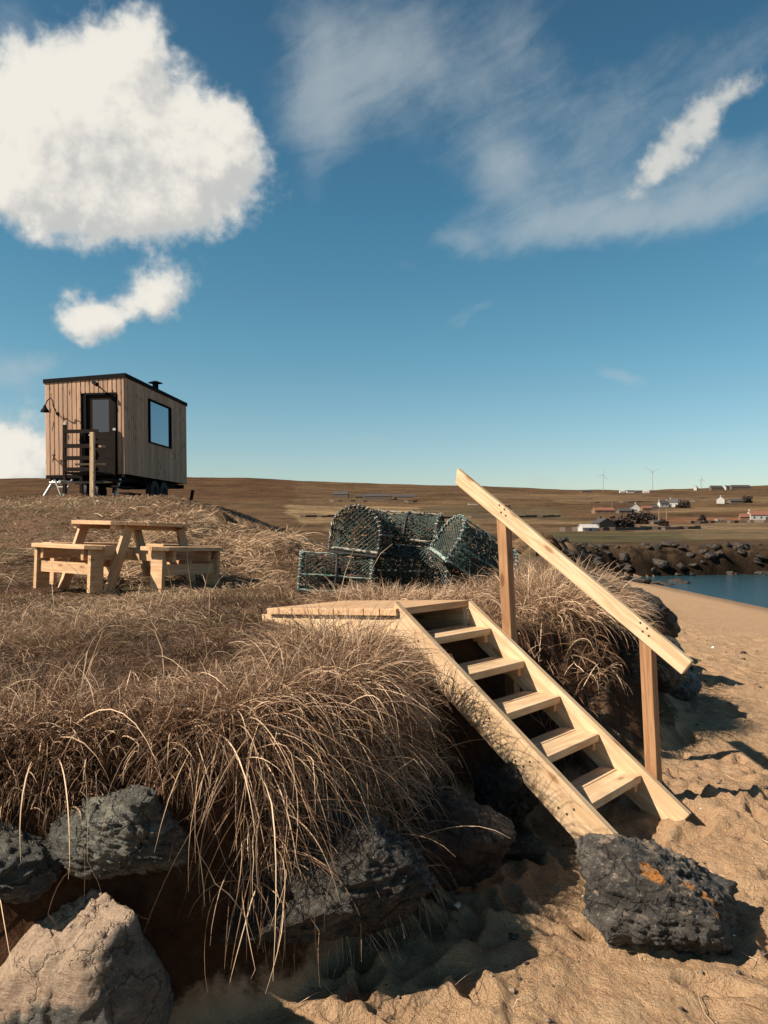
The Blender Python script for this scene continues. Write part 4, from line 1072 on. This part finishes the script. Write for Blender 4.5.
def creel(label, loc, rot, net='net_dark', rope='rope_pale', eye='net_brown', extra=None):
    t = thing('lobster_creel', label, 'lobster creel', loc, group='lobster creels piled behind the landing', rot=tuple(R(a) for a in rot))
    mb = MB()
    for y in np.linspace(-HWc, HWc, 4): mb.box((0, y, -.012), (LLc, .035, .02))
    for x in (-LLc/2, 0, LLc/2): mb.box((x, 0, -.033), (.04, 2*HWc, .02))
    mb.build('base_frame', M['creel_frame'], t)
    for x in (-LLc/2, 0.0, LLc/2):
        pts = [(x, *prof(a)) for a in np.linspace(0, 1, 25)]
        hoop = MB().tube(pts, .014, 7).build('hoop', M['creel_frame'], t)
        if x != 0:
            pr = []
            for a in np.linspace(0, 1, 90):
                y, z = prof(a); ph = a*2*math.pi*26
                pr.append((x+.020*math.cos(ph), y*(1+.05*math.sin(ph)), z+.02*math.sin(ph)))
            b_ = MB(); b_.tube(pr, .0085, 5); b_.tube([(x, -HWc, 0), (x, 0, .005), (x, HWc, 0)], .018, 6)
            b_.build('rope_binding', M[rope], hoop)
    eb = MB()
    for y in (-HWc, HWc): eb.tube([wobble((x, y, .0)) for x in np.linspace(-LLc/2, LLc/2, 12)], .017, 6)
    eb.tube([wobble((x, 0, HHc)) for x in np.linspace(-LLc/2, LLc/2, 10)], .010, 6)
    for y in (-HWc, HWc): eb.tube([wobble((x, y, .19)) for x in np.linspace(-LLc/2, LLc/2, 10)], .011, 6)
    eb.build('edge_rope', M[rope], t)
    # diamond netting round the body
    nb_ = MB(); nl, na = 15, 24
    for sgn in (-1, 1):
        for k in range(-nl, na+nl, 1):
            pts = []
            for i in range(nl+1):
                a = (k+sgn*i)/na if sgn > 0 else (k+nl-i)/na
                if 0 <= a <= 1:
                    y, z = prof(a); x = -LLc/2+LLc*i/nl; sag = 1-.10*math.sin(math.pi*((i/nl*2) % 1))
                    pts.append((x, y*sag, z*sag+.002))
            if len(pts) > 1: nb_.tube(pts, .0040, 3, caps=False)
    nb_.build('netting', M[net], t)
    for x in (-LLc/2, LLc/2):
        e_ = MB(); st_ = .050
        for sgn in (-1, 1):
            for c_ in np.arange(-.8, .9, st_):
                pts = []
                for u_ in np.linspace(-.30, .30, 25):
                    y = u_; z = sgn*u_+c_+.2
                    h = .19+(HHc-.19)*math.sqrt(max(0, 1-(y/HWc)**2)) if abs(y) < HWc else -1
                    if 0 <= z <= h: pts.append((x*(1-.04*math.sin(z*7)), y, z))
                if len(pts) > 1: e_.tube(pts, .0034, 3, caps=False)
        e_.build('end_netting', M[net], t)
    ey = MB()                                     # funnel eye inside
    for k in range(14):
        a = 2*math.pi*k/14
        ey.tube([(-.12, HWc*.95*(1 if math.cos(a) > -2 else 1)*.98, .20+.0*k), (-.12+.10*math.cos(a), .12, .19+.10*math.sin(a)), (-.12+.06*math.cos(a), .0, .17+.06*math.sin(a))], .004, 3, caps=False)
    ey.tube([(-.12+.06*math.cos(a), 0, .17+.06*math.sin(a)) for a in np.linspace(0, 6.0, 14)], .010, 5)
    ey.build('entrance_eye', M[eye], t)
    pn = MB()                                     # inner netting parting the chambers
    for x in (-.02, -.20, .16):
        for sgn in (-1, 1):
            for c_ in np.arange(-.8, .9, .055):
                pts = [(x+.10*math.sin(u_*9), u_, sgn*u_+c_+.2) for u_ in np.linspace(-.24, .24, 17) if 0 <= sgn*u_+c_+.2 <= .19+(HHc-.21)*math.sqrt(max(0, 1-(u_/HWc)**2))]
                if len(pts) > 1: pn.tube(pts, .0038, 3, caps=False)
    pn.build('inner_netting', M['net_dark'], t)
    cr = MB(); r_ = random.Random(len(label))     # a loose coil of rope kept inside
    for k in range(12):
        ph = r_.uniform(0, 6); cx_, cy_ = r_.uniform(-.16, .16), r_.uniform(-.08, .08)
        cr.tube([(cx_+.13*math.cos(a+ph)+r_.uniform(-.02, .02), cy_+.10*math.sin(a+ph), .03+.02*k+r_.uniform(-.01, .03)) for a in np.linspace(0, 5.6, 14)], .010, 5)
    tw = MB()                                     # torn twine and weed caught in the meshes
    for k in range(70):
        a0 = r_.uniform(.02, .98); x0_ = r_.uniform(-LLc/2, LLc/2*.6); pts = []; sh = r_.uniform(.72, 1.03); sl2 = r_.uniform(-.5, .5)
        for i in range(7):
            y, z = prof(min(1, max(0, a0+sl2*.05*i))); pts.append((x0_+.04*i*r_.uniform(.6, 1.2), y*sh+r_.uniform(-.02, .02), z*sh+r_.uniform(-.02, .02)))
        tw.tube(pts, r_.uniform(.004, .009), 4)
    tw.build('caught_twine', M['net_brown' if len(label) % 2 else 'net_dark'], t)
    cr.build('coiled_rope', M[extra or 'rope_orange'], t)
    return t
gz = zt((350-384)/F*7.6, 7.6)
c0_ = creel('bottom creel at the left end, edged with turquoise rope', ((334-384)/F*7.5, 7.5, gz+.05), (0, 4, 6), rope='rope_green', extra='net_brown')
c0_.scale = (1.0, 1.0, .80)
creel('big creel on top of the pile, its D shaped end facing the table', ((362-384)/F*7.75, 7.8, gz+.43), (-6, -3, -103), rope='rope_pale', extra='rope_orange')
creel('dark creel under the big one in the middle of the pile', ((392-384)/F*7.8, 7.9, gz+.04), (0, 3, 20), rope='rope_pale')
creel('creel lying on top at the back of the pile, with reddish netting showing', ((408-384)/F*8.2, 8.3, gz+.40), (8, 4, -14), eye='net_brown')
creel('bottom creel under the tilted one, at the right end of the pile', ((462-384)/F*7.7, 7.9, zt(.8, 7.9)+.02), (0, 5, 28), rope='rope_pale')
creel('tilted creel at the right end of the pile with a green net panel', ((466-384)/F*7.5, 7.65, zt(.8, 7.7)+.30), (14, 30, 22), net='net_dark', rope='rope_green', eye='net_green', extra='net_green')

# ------------------------------------------------------------------ far settlement
M['hwhite'] = m_plain('white_render', (.38, .355, .32), .8, var=.12, scale=1.5)
M['hstone'] = m_plain('field_stone', (.10, .07, .05), .9, scale=2.5)
M['hbrown'] = m_plain('brown_wall', (.16, .09, .055), .85, scale=2)
M['rslate'] = m_plain('slate_roof', (.045, .04, .04), .7, scale=2)
M['rtile'] = m_plain('red_tile_roof', (.17, .065, .038), .8, scale=2)
M['rpale'] = m_plain('pale_metal_roof', (.40, .37, .34), .6, scale=1)
M['dglass'] = m_plain('dark_window', (.02, .022, .026), .2)
def gz_far(px, Y):
    x = (px-384)/F*Y; return x, zt(x, Y)
def yrow(px, row):
    """distance at which the ground is seen at this row of the column px (outside the near bank)"""
    ys = np.geomspace(70, 1290, 500); xs = (px-384)/F*ys
    z, _, _ = terrain(xs, ys, False)
    rr_ = HOR-F*(z-EYE)/ys
    run = np.minimum.accumulate(rr_)
    k = np.argmax(run <= row)
    return float(ys[k]) if run.min() <= row else 1250.0
def house(name, label, cat, px, row, wpx, hpx, wall, roof, yaw=0, gable=True, win=0, chim=0, door=False, depth=None, roof_h=.42, group=None):
    Y = yrow(px, row); x, z = gz_far(px, Y)
    W_ = wpx/F*Y; H_ = hpx/F*Y; D_ = depth if depth else min(W_*.6, 7.0)
    t = thing(name, label, cat, (x, Y, z-.25), rotz=R(yaw)-math.atan2(x, Y)*.0, group=group)
    hw_ = H_*(1-roof_h) if gable else H_*.86
    mb = MB()
    if gable:
        mb.prism([(-D_/2, -.3), (D_/2, -.3), (D_/2, hw_), (0, H_-.05), (-D_/2, hw_)], -W_/2, W_/2, frame((0, 0, 0), (0, 1, 0), (0, 0, 1), (1, 0, 0)))
    else: mb.box((0, 0, hw_/2-.15), (W_, D_, hw_+.3))
    mb.build('wall', M[wall], t)
    mb = MB()
    if gable:
        k = .3
        sl_ = (H_-hw_)/(D_/2)
        mb.prism([(-D_/2-k, hw_-k*sl_+.03), (0, H_), (D_/2+k, hw_-k*sl_+.03), (D_/2+k, hw_-k*sl_+.20), (0, H_+.18), (-D_/2-k, hw_-k*sl_+.20)], -W_/2-.2, W_/2+.2, frame((0, 0, 0), (0, 1, 0), (0, 0, 1), (1, 0, 0)))
    else: mb.prism([(-D_/2-.2, hw_+.01), (D_/2+.2, hw_+.01), (D_/2+.2, H_), (-D_/2-.2, H_*.95)], -W_/2-.2, W_/2+.2, frame((0, 0, 0), (0, 1, 0), (0, 0, 1), (1, 0, 0)))
    rf_ = mb.build('roof', M[roof], t)
    for c_ in range(chim):
        xx = (-1 if c_ == 0 else 1)*(W_/2-.5)
        MB().box((xx, 0, H_+.3), (.7, .9, 1.3)).build('chimney', M[wall], rf_)
    for i in range(win):
        xx = -W_/2+W_*(i+.5)/win
        wf = MB().box((xx, -D_/2-.03, hw_*.55), (.95, .10, 1.2)).build('window', M['hwhite'], t)
        MB().box((xx, -D_/2-.085, hw_*.55), (.75, .04, 1.0)).build('pane', M['dglass'], wf)
    if door: MB().box((W_*.08, -D_/2-.03, .95), (.95, .09, 1.9)).build('door', M['dglass'], t)
    return t
house('barn', 'white roofed barn at the left end of the village, nearest the shore', 'barn', 588, 531, 17, 7, 'hwhite', 'rpale', 12, win=1)
house('cottage', 'old stone cottage with a tall gable right behind the white roofed barn', 'house', 603, 529, 13, 11, 'hstone', 'rslate', -70, chim=1, depth=7)
house('cottage', 'long brown house with a reddish roof, upper left of the village', 'house', 603, 514, 20, 6.5, 'hbrown', 'rtile', 4, win=3, chim=1)
house('byre', 'low brown byre to the right of the long reddish roofed house', 'byre', 625, 513.5, 15, 5, 'hstone', 'rslate', 3, win=1)
house('cottage', 'white cottage with its tall gable end facing the bay in mid village', 'house', 635, 512, 6, 8.5, 'hwhite', 'rslate', 80, chim=1, depth=6, win=1)
house('shed', 'brown shed beside the white gabled cottage in mid village', 'shed', 646, 511, 10, 5, 'hbrown', 'rtile', 5)
house('shed', 'dark low shed in the middle of the village', 'shed', 654, 510, 8, 4.5, 'hstone', 'rslate', -8)
house('cottage', 'pale house with dark roof, left one of the pair on the upper village edge', 'house', 663, 507, 9, 6.5, 'hwhite', 'rslate', 8, win=2, chim=2)
house('cottage', 'white two storey house, right one of the pair on the upper village edge', 'house', 674, 507, 8, 8.5, 'hwhite', 'rslate', -30, win=2, chim=1)
house('byre', 'dark byre behind the utility poles', 'byre', 657, 524.5, 11, 5, 'hstone', 'rslate', 10)
house('ruin', 'roof damaged stone ruin in the field below the poles, left one', 'ruin', 670, 530, 14, 4, 'hstone', 'hstone', 4, gable=False)
house('ruin', 'long low ruined stone range, right of the other ruin', 'ruin', 688, 529, 17, 3, 'hstone', 'hstone', -3, gable=False)
house('cottage', 'white house with a sharp gable on the hillside right of the village', 'house', 721, 503.5, 9, 7, 'hwhite', 'rslate', 60, win=1, chim=1, depth=7)
house('byre', 'dark outbuilding directly right of the sharp gabled white house', 'byre', 735, 503.5, 13, 4.5, 'hstone', 'rslate', 4)
house('bungalow', 'white bungalow with bright red roof at the right edge', 'bungalow', 762, 520, 26, 9.5, 'hwhite', 'rtile', -6, win=4, chim=1, door=True)
house('annex', 'brown red roofed annex joined left of the bungalow', 'annex', 744, 520, 9, 6.5, 'hbrown', 'rtile', -6)
house('caravan', 'white static caravan parked in the field left of the bungalow', 'caravan', 720, 521.5, 8, 2.6, 'hwhite', 'rpale', 2, gable=False, win=2)
house('barn', 'white gabled barn at the left end of the hilltop farm', 'barn', 696, 490.5, 5, 4.5, 'hwhite', 'rpale', 50)
house('barn', 'dark big shed of the hilltop farm, left one', 'barn', 716, 490.5, 12, 5, 'hstone', 'rslate', 4)
house('barn', 'pale ended shed in the middle of the hilltop farm', 'barn', 727, 490, 6, 4.5, 'hwhite', 'rslate', 20)
house('barn', 'long dark shed at the right end of the hilltop farm', 'barn', 740, 489.5, 19, 4.5, 'hstone', 'rslate', 2)
house('cottage', 'tiny low house on the skyline left of the first turbine', 'house', 586, 492.5, 10, 2.2, 'hstone', 'rslate', 2)
for i, (px, wp, c_, r_) in enumerate([(622, 5, 'hwhite', 'rpale'), (630, 7, 'hwhite', 'rslate'), (638, 5, 'hstone', 'rslate'), (646, 6, 'hwhite', 'rpale')]):
    house('cottage', ['small white house on the skyline, leftmost of the hilltop row', 'white house with a dark roof in the hilltop row between two turbines', 'small dark stone house in the hilltop row between two turbines', 'white house at the right end of the hilltop row beside a turbine'][i], 'house', px, 493, wp, 2.6, c_, r_, 5-4*i)
house('barn', 'dark barn on its own at the left of the farm beyond the creels', 'barn', 341, 498, 15, 6.5, 'hstone', 'rslate', -5)
house('barn', 'long dark low barn in the middle of the farm beyond the creels', 'barn', 378, 499.5, 27, 5.5, 'hstone', 'rslate', -3)
house('barn', 'barn with a reddish wall at the right of the farm beyond the creels', 'barn', 404, 500, 19, 5.5, 'hbrown', 'rslate', -2)
house('byre', 'tiny byre between the two dark barns beyond the creels', 'byre', 359, 498.5, 8, 3.5, 'hstone', 'rslate', 4)
house('caravan', 'white caravan alone on the moor left of the upper handrail end', 'caravan', 473, 505, 9, 1.8, 'hwhite', 'rpale', 0, gable=False)
# utility poles
M['polewood'] = m_plain('weathered_pole', (.20, .15, .11), .9)
for px, row, hp, lab in ((659, 525, 16, 'wooden utility pole in mid village, left one of two'), (666.5, 525, 16, 'wooden utility pole in mid village, right one of two'), (612, 511, 9, 'small utility pole by the long reddish roofed house')):
    Y = yrow(px, row); x, z = gz_far(px, Y); H_ = hp/F*Y
    t = thing('utility_pole', lab, 'utility pole', (x, Y, z), group='utility poles in the village')
    MB().tube([(0, 0, -.5), (0, 0, H_)], [.22, .16], 8).build('pole', M['polewood'], t)
    MB().box((0, 0, H_-.5), (1.8, .14, .14)).build('crossarm', M['polewood'], t)
# wind turbines
M['turb'] = m_plain('turbine_paint', (.30, .30, .31), .5, var=.08)
for px, row, hp, rot0, lab in ((603, 492, 15.5, 20, 'wind turbine on the skyline, leftmost of the three'), (652.5, 491, 18, 62, 'tallest wind turbine on the skyline, beside the hilltop row of houses'), (701, 488, 9, 5, 'smallest wind turbine on the skyline, by the hilltop farm')):
    Y = 1270.0; x, z = gz_far(px, Y); H_ = hp/F*Y
    t = thing('wind_turbine', lab, 'wind turbine', (x, Y, z), group='wind turbines on the skyline')
    MB().tube([(0, 0, -2), (0, 0, H_)], [.75, .45], 10).build('tower', M['turb'], t)
    MB().tube([(0, 1.6, H_+.3), (0, -1.4, H_+.3), (0, -2.2, H_+.3)], [.7, .75, .3], 10).build('nacelle', M['turb'], t)
    for k in range(3):
        a = R(rot0+120*k); d_ = Vector((math.sin(a), 0, math.cos(a))); e_ = Vector((math.cos(a), 0, -math.sin(a)))
        o_ = Vector((0, -2.0, H_+.3)); Lb = H_*.52; mb = MB(); vs = []
        for f_, wdt in ((0, .3), (.12, .55), (.5, .38), (1, .10)):
            c_ = o_+d_*Lb*f_; vs += [c_-e_*wdt/2+Vector((0, .12, 0)), c_+e_*wdt/2+Vector((0, .12, 0)), c_+e_*wdt/2-Vector((0, .12, 0)), c_-e_*wdt/2-Vector((0, .12, 0))]
        fs = [(0, 1, 2, 3), (12, 15, 14, 13)]
        for s_ in range(3):
            b_ = s_*4; fs += [(b_+i, b_+4+i, b_+4+(i+1) % 4, b_+(i+1) % 4) for i in range(4)]
        mb.add(vs, fs).build('blade', M['turb'], t)
# bushes: each a clump of twiggy leaf-sized faces
M['bush'] = m_plain('bare_dark_bush', (.045, .028, .020), .95, var=.6, scale=1.5)
def bush(label, px, row, wpx, hpx, seed, Y=None):
    Y = Y or yrow(px, row); x, z = gz_far(px, Y); W_, H_ = wpx/F*Y, hpx/F*Y
    r_ = np.random.default_rng(seed); n = 900
    p = r_.normal(size=(n, 3)); p /= np.linalg.norm(p, axis=1)[:, None]; p *= r_.uniform(.35, 1, (n, 1))**.5
    p = p*(1+1.1*f3(p*1.8+seed, 3, seed)[:, None]); p[:, 2] = np.abs(p[:, 2])
    c_ = p*np.array([W_/2, W_/3, H_]); s_ = max(W_, H_)*.055
    a_ = r_.normal(size=(n, 3))*s_; b_ = r_.normal(size=(n, 3))*s_
    V = np.stack([c_-a_, c_+b_, c_+a_, c_-b_], 1).reshape(-1, 3)
    me = mesh_np('bush', V, np.arange(4*n).reshape(-1, 4), smooth=False)
    t = thing('bush', label, 'bush', (x, Y, z))
    link('crown', me, M['bush'], t)
    mb = MB()
    for k in range(4): mb.tube([(0, 0, -.2), (W_*.22*math.cos(k*1.6), W_*.1*math.sin(k*1.6), H_*.6)], [W_*.015, W_*.006], 5)
    mb.build('stem', M['bush'], t)
bush('dark thicket in the dip of the moor behind the hummock', 268, 503, 46, 10, 1, Y=95)
bush('dark bushes right of the old stone cottage', 620, 528, 24, 9, 2)
bush('dark trees in front of the middle of the village', 636, 524, 20, 10, 3)
bush('low dark hedge clump below the white gabled cottage', 648, 520, 16, 6, 4)
bush('dark trees round the pair of houses on the upper village edge', 683, 508, 12, 7, 5)
bush('dark tree clump at the far right of the hillside row', 745, 503, 12, 6, 6)
bush('dark bushes by the dark byre behind the poles', 664, 526, 9, 6, 7)
bush('single bush at the lower right of the village', 702, 521, 8, 5, 8)
# shore rocks under the far bank and the low skerry running into the cove
base = rock_mesh('shore_rock', (1, 1, 1), 300, sub=4, rough=.3, hmin=.35, strata=.12); base2 = rock_mesh('shore_rock', (1, 1, 1), 301, sub=4, rough=.3, strata=.15, hmin=.3); base3 = rock_mesh('shore_rock', (1, 1, 1), 305, sub=4, rough=.35, hmin=.4, strata=.1)
r_ = random.Random(5)
spots = []
for k in range(130):
    x = r_.uniform(17, 62); y = 65.2+max(0, (x-19))*.14+r_.uniform(-1.2, 1.6); spots.append((x, y, r_.uniform(.5, 1.5), r_.uniform(.35, .85)))
for k in range(26):
    f_ = r_.uniform(0, 1); x = 12+11*f_+r_.uniform(-1, 1); y = 50+8*f_+r_.uniform(-2.0, 2.0); spots.append((x, y, r_.uniform(.6, 1.5), r_.uniform(.25, .5)))
for k in range(24):
    f_ = r_.uniform(0, 1); x = 6+11*f_+r_.uniform(.2, 1.6); y = 27+36*f_+r_.uniform(-1.5, 1.5); spots.append((x, y, r_.uniform(.4, .8), r_.uniform(.2, .4)))
for (x, y, s_, h_) in spots:
    o = link('shore_rock', r_.choice((base, base2, base3)), M['rock_far']); o.location = (x, y, max(SEA, zt(x, y))+h_*.05)
    o.scale = (s_, s_*r_.uniform(.6, 1), h_); o.rotation_euler = (r_.uniform(-.3, .3), r_.uniform(-.3, .3), r_.uniform(0, 6))
    tag(o, 'dark rock among the many along the far edge of the cove', 'rock', 'dark rocks along the cove edge')

# pebbles, shell bits and dry stem pieces strewn over the sand
r_ = np.random.default_rng(55); N_ = 1500
y = 2.3*(14/2.3)**r_.uniform(0, 1, N_); x = r_.uniform(-.6, .62, N_)*y+.3
s0 = lip_dist(x, y); k = s0 < -.35; x, y = x[k], y[k]; z, _, _ = terrain(x, y)
V0 = np.array([(1, 0, 0), (-1, 0, 0), (0, 1, 0), (0, -1, 0), (0, 0, .7), (0, 0, -.7), (.6, .6, .35), (-.6, .6, .35), (.6, -.6, .35), (-.6, -.6, .35)], float)
F0 = np.array([(4, 0, 6), (4, 6, 2), (4, 2, 7), (4, 7, 1), (4, 1, 9), (4, 9, 3), (4, 3, 8), (4, 8, 0), (0, 5, 6), (6, 5, 2), (2, 5, 7), (7, 5, 1), (1, 5, 9), (9, 5, 3), (3, 5, 8), (8, 5, 0)])
sz = .004*np.exp(r_.normal(.35, .65, len(x)))*np.maximum(1, y/5)
V = V0[None]*sz[:, None, None]*r_.uniform(.6, 1.3, (len(x), 10, 3))+np.stack([x, y, z+sz*.25], 1)[:, None]
me = mesh_np('sand_pebbles', V.reshape(-1, 3), (F0[None]+np.arange(len(x))[:, None, None]*10).reshape(-1, 3), 3, False)
mp_, t = mat('pebble_mix'); rn = t.new('ShaderNodeNewGeometry').outputs['Random Per Island']
t.link(t.ramp(rn, [(0, (.04, .032, .026)), (.45, (.16, .11, .075)), (.8, (.28, .20, .14)), (.93, (.6, .55, .48))], 'CONSTANT'), t.b.inputs['Base Color']); t.b.inputs['Roughness'].default_value = .7
tag(link('sand_pebbles', me, mp_), 'small pebbles and shell bits strewn over the sand', 'pebbles', None, 'stuff')
y = 2.4*(6/2.4)**r_.uniform(0, 1, 130); x = r_.uniform(-.4, .6, 130)*y+.2; k = lip_dist(x, y) < -.3; x, y = x[k], y[k]; z, _, _ = terrain(x, y)
a = r_.uniform(0, 6.28, len(x))
grass_obj('dry_stems', [strands(np.stack([x, y, z+.012], 1), np.stack([np.cos(a), np.sin(a), .12*np.ones(len(x))], 1), r_.uniform(.06, .30, len(x)), r_.uniform(.0025, .004, len(x)), 6, .5, .8, .008, 9, .75)], M['grass'], 'loose dry grass stems lying on the sand', 'grass stems', 'stuff')
# drystone walls between the fields
for (pa, pb, lab) in (((300, 517.5), (425, 515.5), 'drystone wall along the lower edge of the pale field beyond the creels'), ((425, 519), (560, 517), 'drystone wall crossing the moor behind the upper handrail'),
                      ((560, 531.5), (700, 529), 'drystone wall below the village, above the shore slope'), ((690, 523.5), (768, 522.5), 'drystone wall under the red roofed bungalow'), ((590, 503), (700, 501.5), 'drystone wall on the hillside above the village'), ((330, 501.5), (425, 502.5), 'drystone wall below the farm beyond the creels')):
    pts = []
    for f_ in np.linspace(0, 1, 24):
        px = pa[0]+(pb[0]-pa[0])*f_; row = pa[1]+(pb[1]-pa[1])*f_; Y = yrow(px, row); xx, zz = gz_far(px, Y); pts.append((xx, Y, zz))
    c0 = pts[0]; mb = MB()
    for A, B in zip(pts[:-1], pts[1:]):
        A, B = Vector(A)-Vector(c0), Vector(B)-Vector(c0)
        if (B-A).length > 60: continue
        n_ = Vector((-(B-A).y, (B-A).x, 0)).normalized()*.45; h_ = Vector((0, 0, random.uniform(.9, 1.4))); lo = Vector((0, 0, -.6))
        mb.add([A-n_+lo, B-n_+lo, B+n_+lo, A+n_+lo, A-n_*.6+h_, B-n_*.6+h_, B+n_*.6+h_, A+n_*.6+h_], [(0, 3, 2, 1), (4, 5, 6, 7), (0, 1, 5, 4), (1, 2, 6, 5), (2, 3, 7, 6), (3, 0, 4, 7)])
    o = mb.build('drystone_wall', M['hstone']); o.location = c0; tag(o, lab, 'stone wall', None, 'thing')
